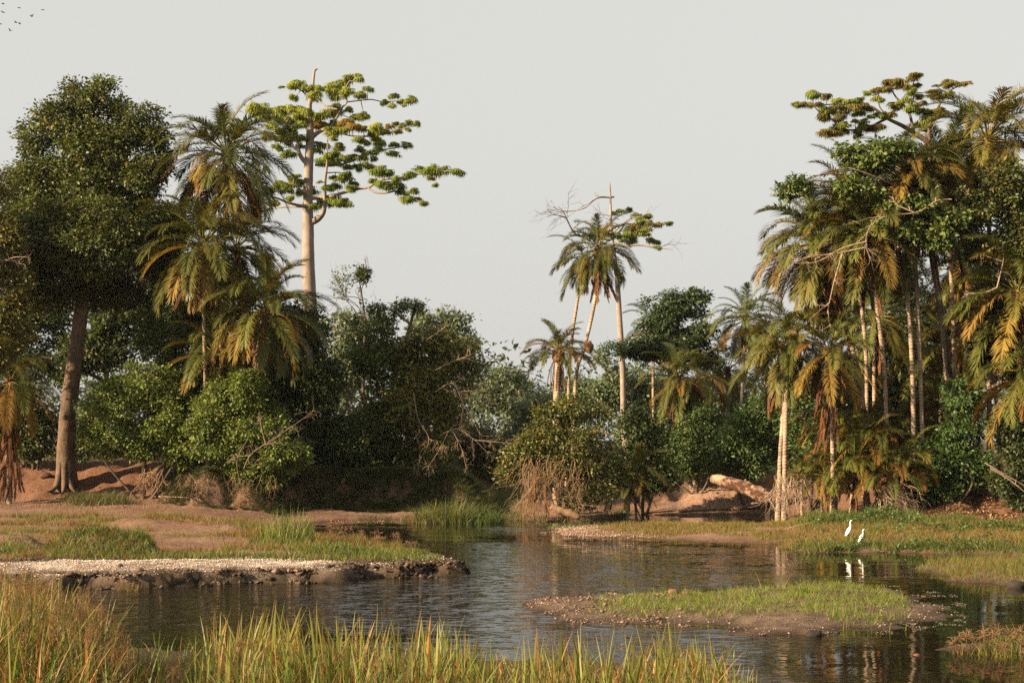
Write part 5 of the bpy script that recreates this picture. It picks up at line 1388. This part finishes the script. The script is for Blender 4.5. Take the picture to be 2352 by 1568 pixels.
# ---- foreground reeds
rng = rngs(500)
a = Acc()
def prof(vx):     # picture height of most of the tips
    xp = [-300, 0, 120, 230, 300, 420, 480, 600, 760, 900, 1040, 1100, 1190, 1260, 1400, 1520, 1620, 1700, 1760]
    yp = [1262, 1268, 1305, 1355, 1435, 1465, 1400, 1370, 1390, 1400, 1410, 1455, 1470, 1430, 1440, 1420, 1430, 1500, 1570]
    return np.interp(vx, xp, yp)
def fore(nn, d0, d1, wmin, wmax, cols, probs, seg, raise_, lean, vx0=-160, vx1=1740, hmin=.25, dens=None, tipc=None, wet=False):
    d_ = d0 + (d1 - d0) * rng.random(nn)
    vx = vx0 + (vx1 - vx0) * rng.random(nn)
    if dens is not None:
        xx = (vx - CX) / F * d_
        k = rng.random(nn) < dens(vx) * (.25 + 1.1 * ss(.38, .6, fbm(xx * 1.1, d_ * .7, 29, 2))); d_, vx = d_[k], vx[k]
    nn = len(d_)
    x = (vx - CX) / F * d_
    hz = ground(x, d_)
    k = hz > (-.9 if wet else -.25)
    hz = np.maximum(hz, -.1)
    d_, vx, x, hz = d_[k], vx[k], x[k], hz[k]; nn = len(d_)
    ty = prof(vx) + raise_(nn)
    zt = CH - (ty - HY) / F * d_
    hh = np.maximum(zt - hz, hmin * (.5 + rng.random(nn)))
    hh = np.minimum(hh, 1.9)
    cl = mixcol(rng, nn, cols, probs)
    blades(rng, x, d_, hz - .05, hh, wmin + (wmax - wmin) * rng.random(nn), lean(nn), cl, a, seg, tipc=None if tipc is None else cl * .6 + np.array(tipc) * .4, comb=.6)
RG = (.090, .160, .026); RY = (.175, .205, .036); RD = (.34, .175, .058); RB = (.20, .090, .034)
gapd = lambda vx: np.interp(vx, [-160, 200, 290, 430, 480, 1040, 1100, 1190, 1240, 1640, 1740], [1, 1, .25, .25, 1, 1, .55, .5, .9, .9, .3])
fore(3200, 16.0, 21.5, .022, .048, [RG, RY, RD, (.055, .095, .02)], [.56, .14, .10, .20], 6, lambda k: 230 * rng.random(k) ** .85 - 30, lambda k: .04 + .5 * rng.random(k) ** 1.6, dens=gapd, tipc=RD)
fore(450, 15.5, 20.5, .045, .07, [RG, RY, RD], [.6, .2, .2], 6, lambda k: 180 * rng.random(k) - 35, lambda k: .04 + .4 * rng.random(k) ** 1.6, dens=gapd, tipc=RD)
fore(2400, 16.5, 22.5, .024, .045, [RG, RY, RD, (.05, .09, .02)], [.50, .16, .14, .20], 5, lambda k: 190 * rng.random(k) ** .75 - 8, lambda k: .05 + .45 * rng.random(k) ** 1.5, dens=gapd, tipc=RD)
fore(900, 17.0, 22.5, .02, .035, [RD, RB, (.34, .22, .10)], [.5, .3, .2], 5, lambda k: 30 + 160 * rng.random(k), lambda k: .2 + .6 * rng.random(k), dens=gapd)
fore(2600, 14.5, 19.5, .016, .032, [RG, RY, RD, RB, DG], [.34, .14, .18, .14, .20], 4, lambda k: 70 + 90 * rng.random(k), lambda k: .1 + .5 * rng.random(k), dens=gapd)
fore(9000, 15.5, 22.8, .007, .014, [RY, RD, RB, RG, DG], [.16, .24, .26, .18, .16], 3, lambda k: 95 + 120 * rng.random(k), lambda k: .3 + .8 * rng.random(k), hmin=.3)
fore(700, 17, 22.5, .03, .05, [RG, RY, (.055, .095, .02), RD], [.5, .2, .2, .1], 5, lambda k: 170 * rng.random(k) - 25, lambda k: .1 + .4 * rng.random(k), vx1=260, tipc=RD)
fore(1500, 19, 24.5, .012, .02, [RG, RY, (.06, .10, .028)], [.5, .3, .2], 4, lambda k: 40 + np.abs(rng.normal(size=k)) * 60, lambda k: .1 + .4 * rng.random(k), vx1=480, dens=lambda v: np.interp(v, [-160, 230, 480], [1, 1, .1]))
fore(420, 21.5, 26, .018, .034, [RG, RY, RD], [.55, .25, .2], 5, lambda k: 30 + 110 * rng.random(k), lambda k: .1 + .6 * rng.random(k), dens=lambda v: np.interp(v, [-160, 250, 480, 1000, 1740], [1, .5, .9, .8, .7]), hmin=.3, wet=True)
obj('reed_bed', a.mesh('reed_bed', M['grass']), kind='stuff', label='tall green and dry reed blades on the near bank', cat='reeds')
# feathery sedge heads among them
a = Acc()
nn = 1500
d_ = 15.5 + 7 * rng.random(nn); vx = -160 + 1850 * rng.random(nn)
keep = rng.random(nn) < np.interp(vx, [-160, 250, 480, 900, 1740], [1, 1, .8, .4, .55])
d_, vx = d_[keep], vx[keep]; nn = len(d_)
x = (vx - CX) / F * d_; hz = ground(x, d_)
ty = prof(vx) + np.interp(vx, [0, 250, 480], [20, 30, 90]) + 130 * rng.random(nn)
zt = np.minimum(CH - (ty - HY) / F * d_, hz + 1.7)
for i in range(nn):
    if hz[i] < -.2 or zt[i] < hz[i] + .2: continue
    p = np.array([x[i], d_[i], zt[i]])
    b_ = np.array([x[i] + rng.normal() * .1, d_[i], hz[i]])
    a.tube([b_, b_ * .5 + p * .5, p], [.004, .004, .003], 3, C=np.array(BR), cap=False)
    m_ = 34
    e = norm(rng.normal(size=(m_, 3)) + UP * .35)
    L_ = .05 + .11 * rng.random((m_, 1))
    V = np.stack([p + e * .01, p + e * L_ * .6 + np.cross(e, UP) * .004, p + e * L_ - UP * L_ * .35, p + e * L_ * .6 - np.cross(e, UP) * .004], 1).reshape(-1, 3)
    cl = np.array(RB if rng.random() < .5 else (.20, .13, .05)) * (.7 + .6 * rng.random())
    a.add(V, np.arange(4 * m_).reshape(m_, 4), None, cl)
obj('sedge_bed', a.mesh('sedge_bed', M['grass']), kind='stuff', label='rusty feathery sedge heads among the near reeds', cat='sedge')
print('reeds', round(time.time() - T0, 1))

# ------------------------------------------------------------------ stones
def pebble_scatter(seed, box, nn, prob, s0, s1, cols, probs, name, label, mat):
    rng, x, y, h, z = scatter(seed, box, nn, prob)
    k = len(x)
    oc = np.array([[1, 0, 0], [-1, 0, 0], [0, 1, 0], [0, -1, 0], [0, 0, 1], [0, 0, -1]], float)
    s = s0 + (s1 - s0) * rng.random(k) ** 2.5
    V = oc[None] * s[:, None, None] * (np.array([1, .8, .5]) * (.7 + .6 * rng.random((k, 1, 3)))) + rng.normal(size=(k, 6, 3)) * s[:, None, None] * .15
    an = rng.random(k) * 6.28; ca, sa = np.cos(an)[:, None], np.sin(an)[:, None]
    V = np.stack([V[..., 0] * ca - V[..., 1] * sa, V[..., 0] * sa + V[..., 1] * ca, V[..., 2]], -1)
    V += np.stack([x, y, np.maximum(h, -.006) + s * .15], -1)[:, None, :]
    T = np.array([[0, 2, 4], [2, 1, 4], [1, 3, 4], [3, 0, 4], [2, 0, 5], [1, 2, 5], [3, 1, 5], [0, 3, 5]])
    T = (T[None] + (np.arange(k) * 6)[:, None, None]).reshape(-1, 3)
    c_ = np.repeat(mixcol(rng, k, cols, probs), 6, 0)
    a = Acc(); a.add(V.reshape(-1, 3), None, T, c_)
    print(name, k)
    return obj(name, a.mesh(name, mat), kind='stuff', label=label, cat='gravel')
M['stone'] = leaf_mat('pebble', (1, 1, 1), rough=.8, trans=0, spec=.25)
pebble_scatter(21, (-150, 1080, 36, 43), 42000, lambda x, y, h, z: (z['G'] > .2) * ss(.18, .38, h) * np.clip(.35 + (fbm(x * .8, y * .8, 61, 4) - .4) * 2.5 + ss(820, 500, z['vx']) * .35, .12, 1) * ss(1000, 860, z['vx'] - 60), .008, .030,
               [(.60, .51, .44), (.46, .37, .30), (.24, .17, .125)], [.5, .33, .17], 'gravel', 'whitish shell gravel covering the top of the left bar', M['stone'])
pebble_scatter(22, (1130, 2250, 26, 36), 11000, lambda x, y, h, z: (z['I'] > .05) * (h < .12 + .06 * fbm(x, y, 3, 2)) * .6, .008, .035, [(.22, .155, .115), (.13, .09, .062), (.30, .23, .18)], [.5, .4, .10], 'mud_crumbs', 'pinkish mud crumbs and shells on the rim of the grassy islet', M['stone'])
pebble_scatter(23, (1240, 1800, 52, 63), 14000, lambda x, y, h, z: (z['T'] > .1) * (z['T'] < 2.0) * ss(1560, 1400, z['vx']), .015, .05, [(.34, .24, .18), (.26, .18, .13)], [.5, .5], 'mud_crumbs', 'brown mud crumbs on the bare tip of the spit', M['stone'])
pebble_scatter(24, (-150, 900, 64, 71), 8000, lambda x, y, h, z: ss(420, 330, z['vx']) * .7 + .5 * np.exp(-((y - 66.2) / 1.2) ** 2), .015, .05, [(.24, .13, .08), (.16, .09, .055), (.33, .2, .13)], [.5, .3, .2], 'earth_crumbs', 'crumbs of earth and litter on the reddish left slope', M['stone'])
pebble_scatter(27, (1960, 2220, 27.5, 38), 30000, lambda x, y, h, z: (z['I'] < 0) * (z['I'] > -.9) * ss(1990, 2050, z['vx']) * ss(.50, .62, fbm(x * 2.0, y * 1.2, 65, 3)) * .8, .008, .026, [(.13, .105, .085), (.08, .06, .048), (.18, .155, .13)], [.5, .3, .2], 'mud_flecks', 'grey mud flecks breaking the water at the right end of the grassy islet', M['stone'])
pebble_scatter(28, (-150, 1090, 36, 42), 30000, lambda x, y, h, z: (z['G'] > -.05) * ss(.75, .1, z['G']) * ss(.36, .5, fbm(x * 1.8, y * 1.8, 67, 3)) * (y < 41.5), .025, .13, [(.05, .032, .022), (.09, .058, .04), (.03, .02, .015), (.16, .115, .085)], [.4, .3, .2, .1], 'mud_clods', 'dark crumbling clods along the front of the gravel bar', M['stone'])
pebble_scatter(29, (1130, 2200, 27, 36), 12000, lambda x, y, h, z: (z['I'] > .1) * ss(1620, 1450, z['vx']) * ss(.42, .55, fbm(x * 1.5, y * 1.5, 69, 3)) * .8, .02, .07, [(.15, .095, .065), (.09, .055, .038), (.22, .15, .11)], [.5, .3, .2], 'mud_clods', 'lumpy brown mud on the bare left end of the grassy islet', M['stone'])
def rock(label, vx, vy, zb, s, seed, col, name='clod'):
    rng = rngs(15000 + seed)
    import bmesh
    bm = bmesh.new(); bmesh.ops.create_icosphere(bm, subdivisions=3, radius=1)
    V = np.array([v.co[:] for v in bm.verts]); Fc = np.array([[v.index for v in f.verts] for f in bm.faces]); bm.free()
    q = 1 + .7 * (fbm(V[:, 0] * 1.6 + seed, V[:, 1] * 1.6, 7, 3, V[:, 2] * 1.6) - .5)
    V = V * q[:, None] * np.array([s, s * .8, s * .6])
    y0 = land(vx, vy); x0 = (vx - CX) / F * y0; z0 = max(gz(x0, y0), -.02)
    o = obj(name, mesh_np(name, V, Fc, np.tile(col, (len(V), 1)), M['stone'], True), None, (x0, y0, z0 + s * .2), label=label, cat='clod')
    return o
rock('brown clod in the middle of the gravel bar', 321, 1309, .45, .12, 1, (.12, .075, .045))
rock('dark clod at the left end of the gravel bar', 161, 1325, .42, .13, 2, (.10, .055, .035))
rock('flat dark clod at the back of the gravel bar', 275, 1299, .45, .10, 3, (.11, .07, .045))
rock('black lump in the water before the grassy islet', 1870, 1457, 0, .16, 4, (.02, .016, .012))
rock('small black lump beside the larger one before the grassy islet', 1922, 1451, 0, .07, 5, (.025, .02, .015))
rock('dark lump at the right shore islet', 2335, 1347, .02, .25, 6, (.03, .024, .018))
rock('reddish round tussock on the islet mud', 1548, 1361, .12, .16, 7, (.15, .075, .045), 'tussock')
rock('smaller reddish tussock right of the round one', 1575, 1362, .12, .10, 8, (.15, .075, .045), 'tussock')
rock('floating orange leaf clump at the lower right', 2105, 1502, 0, .06, 9, (.16, .06, .025), 'leaf_clump')
rock('dark earth heap on the reddish slope left of the grass mound', 105, 1094, 1.9, .3, 10, (.07, .035, .022))

# ------------------------------------------------------------------ birds
def paint(name, col, rough=.6):
    m, n, l, out = new_mat(name)
    tc = n.new('ShaderNodeTexCoord'); nz = n.new('ShaderNodeTexNoise'); nz.inputs['Scale'].default_value = 40
    l.new(tc.outputs['Object'], nz.inputs[0])
    rp = n.new('ShaderNodeValToRGB')
    rp.color_ramp.elements[0].color = (*[q * .85 for q in col], 1); rp.color_ramp.elements[1].color = (*col, 1)
    l.new(nz.outputs[0], rp.inputs[0])
    pb = n.new('ShaderNodeBsdfPrincipled'); pb.inputs['Roughness'].default_value = rough
    l.new(rp.outputs[0], pb.inputs['Base Color']); l.new(pb.outputs[0], out.inputs['Surface'])
    return m
M['white'] = paint('egret_plumage', (.80, .77, .72)); M['bill'] = paint('egret_bill', (.55, .26, .07)); M['leg'] = paint('egret_leg', (.05, .045, .035)); M['black'] = paint('dark_plumage', (.02, .019, .018))
def egret(label, vx, vy, hgt, seed, turn, neck):
    """vx, vy: where it stands; hgt: its height"""
    zz = .2
    for _ in range(6):
        x0, y0 = pv(vx, vy, zz); z0 = gz(x0, y0); zz = .5 * zz + .5 * z0
    root = thing('egret', label, 'egret', (x0, y0, z0), 'egrets on the right shore')
    root.rotation_euler = (0, 0, turn)
    s = hgt
    # body: tail low at the back, chest high, neck rising to the head (local +X is forward)
    path = np.array([(-.20, 0, .28, .006, .012), (-.16, 0, .34, .035, .03), (-.09, 0, .44, .075, .065), (-.02, 0, .54, .092, .085), (.04, 0, .63, .080, .075), (.075, 0, .70, .052, .05), (.088, 0, .755, .036, .036), (.072, 0, .81, .032, .030), (.066, 0, .86, .030, .028), (.078, 0, .91, .033, .030), (.105, 0, .945, .040, .034), (.145, 0, .955, .038, .030), (.185, 0, .945, .018, .016)])
    path[7:, 2] += neck; path[8:, 2] += neck * .5
    c_ = curve(path, 44)
    a = Acc()
    n_ = len(c_); sides = 12
    tan = norm(np.gradient(c_[:, :3], axis=0))
    V = []
    for i in range(n_):
        u = np.array([0, 1.0, 0]); w_ = np.cross(u, tan[i]); an = np.arange(sides) / sides * 6.2832
        V.append(c_[i, :3] + np.outer(np.cos(an) * c_[i, 4], u) + np.outer(np.sin(an) * c_[i, 3], w_))
    idx = np.arange(n_ * sides).reshape(n_, sides)
    Q = np.stack([idx[:-1], np.roll(idx, -1, 1)[:-1], np.roll(idx, -1, 1)[1:], idx[1:]], -1).reshape(-1, 4)
    a.add(np.array(V).reshape(-1, 3) * s, Q)
    body = obj('body', a.mesh('body', M['white'], True), root)
    for sd in (-1, 1):      # folded wings
        a = Acc()
        w_ = np.array([(.05, sd * .068, .60, .02), (-.03, sd * .088, .50, .055), (-.11, sd * .070, .38, .045), (-.20, sd * .02, .26, .008)])
        cw_ = curve(w_, 14); a.tube(cw_[:, :3] * s, cw_[:, 3] * s, 8)
        obj('wing', a.mesh('wing', M['white'], True), root)
        a = Acc()
        a.tube(curve(np.array([(-.03, sd * .035, .42), (-.005, sd * .035, .24), (-.02, sd * .035, .10), (-.01, sd * .035, -.02)]) * s, 10), np.linspace(.016, .009, 10) * s, 6)
        for t_ in (-.5, 0, .5):
            a.tube(np.array([(-.01, sd * .035, .012), (.07 * math.cos(t_), sd * .035 + .07 * math.sin(t_), .004)]) * s, [.008 * s, .004 * s], 4)
        obj('leg', a.mesh('leg', M['leg'], True), root)
        e_ = Acc(); e_.tube(np.array([(.150, sd * .022, .965 + neck * 1.5), (.152, sd * .033, .966 + neck * 1.5)]) * s, [.008 * s, .006 * s], 6)
        obj('eye', e_.mesh('eye', M['black'], True), body)
    a = Acc()
    hz_ = .945 + neck * 1.5
    a.tube(curve(np.array([(.175, 0, hz_), (.225, 0, hz_ - .008), (.285, 0, hz_ - .022)]) * s, 8), np.linspace(.016, .002, 8) * s, 6)
    obj('bill', a.mesh('bill', M['bill'], True), body)
    return root
egret('upright white egret farther back, with its neck stretched', 1950, 1243, .72, 1, 0.25, .03)
egret('white egret nearer the water, facing right with orange bill', 1979, 1255, .62, 2, 0.1, -.01)

def flying_bird(label, vx, vy, d, span, flap, yaw, seed):
    a = Acc()
    s = span
    pth = curve([(-.28, 0, 0, .01), (-.16, 0, .005, .04), (0, 0, .01, .075), (.14, 0, .015, .055), (.22, 0, .02, .04), (.27, 0, .015, .012)], 16)
    a.tube(pth[:, :3] * s, pth[:, 3] * s, 8)
    for sd in (-1, 1):
        w1 = math.sin(flap) * .22; w2 = w1 + math.sin(flap * .4) * .26
        top = [(.10, 0, .03), (.12, sd * .24, .03 + w1), (.02, sd * .5, .03 + w2)]
        bot = [(-.10, 0, .02), (-.08, sd * .24, .02 + w1), (-.03, sd * .5, .02 + w2)]
        V = np.array(top + bot + [(p[0], p[1], p[2] - .012) for p in top + bot]) * s
        Q = [[0, 1, 4, 3], [1, 2, 5, 4], [6, 9, 10, 7], [7, 10, 11, 8], [0, 6, 7, 1], [1, 7, 8, 2], [3, 4, 10, 9], [4, 5, 11, 10], [2, 8, 11, 5]]
        a.add(V, np.array(Q))
    tl = np.array([(-.24, -.02, 0), (-.24, .02, 0), (-.40, .06, -.005), (-.40, -.06, -.005), (-.24, -.02, -.01), (-.24, .02, -.01), (-.40, .06, -.012), (-.40, -.06, -.012)]) * s
    a.add(tl, np.array([[0, 1, 2, 3], [7, 6, 5, 4], [0, 3, 7, 4], [1, 5, 6, 2], [3, 2, 6, 7]]))
    o = obj('flying_bird', a.mesh('flying_bird', M['black'], True), None, P(vx, vy, d), label=label, cat='bird', group='birds in the sky')
    o.rotation_euler = (.15, .1, yaw)
    return o
K = 1 / 17.42 / 1.0408
for i, (bx, by, fl, yw, lab) in enumerate([(125, 172, .3, .3, 'topmost flying bird at the left end of the small flock'), (125, 520, .2, 2.8, 'flying bird second from the top at the left end of the flock'), (795, 338, .1, .2, 'flying bird with flat wings at the upper middle of the flock'), (1780, 420, -.1, .25, 'rightmost flying bird of the small flock'),
                                           (1310, 690, 1.2, 1.0, 'flying bird with raised wings at the right of the flock'), (650, 945, .5, .1, 'left bird of the close pair in the flock'), (810, 970, -.6, .2, 'right bird of the close pair in the flock'), (15, 1010, .1, .2, 'flying bird cut by the left edge of the picture'), (430, 1290, .8, 2.9, 'lowest flying bird of the small flock')]):
    flying_bird(lab, bx * K, by * K, 95, .42, fl, yw, i)

# ------------------------------------------------------------------ haze
m, n, l, out = new_mat('haze_air')
pvn = n.new('ShaderNodeVolumePrincipled')
pvn.inputs['Color'].default_value = (.86, .90, .92, 1)
pvn.inputs['Density'].default_value = 0.00007
pvn.inputs['Anisotropy'].default_value = 0.2
l.new(pvn.outputs[0], out.inputs['Volume'])
X0, X1, Y0, Y1, Z0, Z1 = -620, 620, -125, 930, -1.6, 33.0
V = np.array([(X0, Y0, Z0), (X1, Y0, Z0), (X1, Y1, Z0), (X0, Y1, Z0), (X0, Y0, Z1), (X1, Y0, Z1), (X1, Y1, Z1), (X0, Y1, Z1)])
obj('haze', mesh_np('haze', V, np.array([[3, 2, 1, 0], [4, 5, 6, 7], [0, 1, 5, 4], [1, 2, 6, 5], [2, 3, 7, 6], [3, 0, 4, 7]]), None, m), kind='stuff', label='thin pale air haze over the whole place', cat='haze')

tri = sum(len(me.loop_triangles) or sum(max(0, p.loop_total - 2) for p in me.polygons) if len(me.polygons) < 50000 else len(me.polygons) * 2 for me in bpy.data.meshes)
print('triangles about', tri, 'objects', len(bpy.data.objects), 'time', round(time.time() - T0, 1))
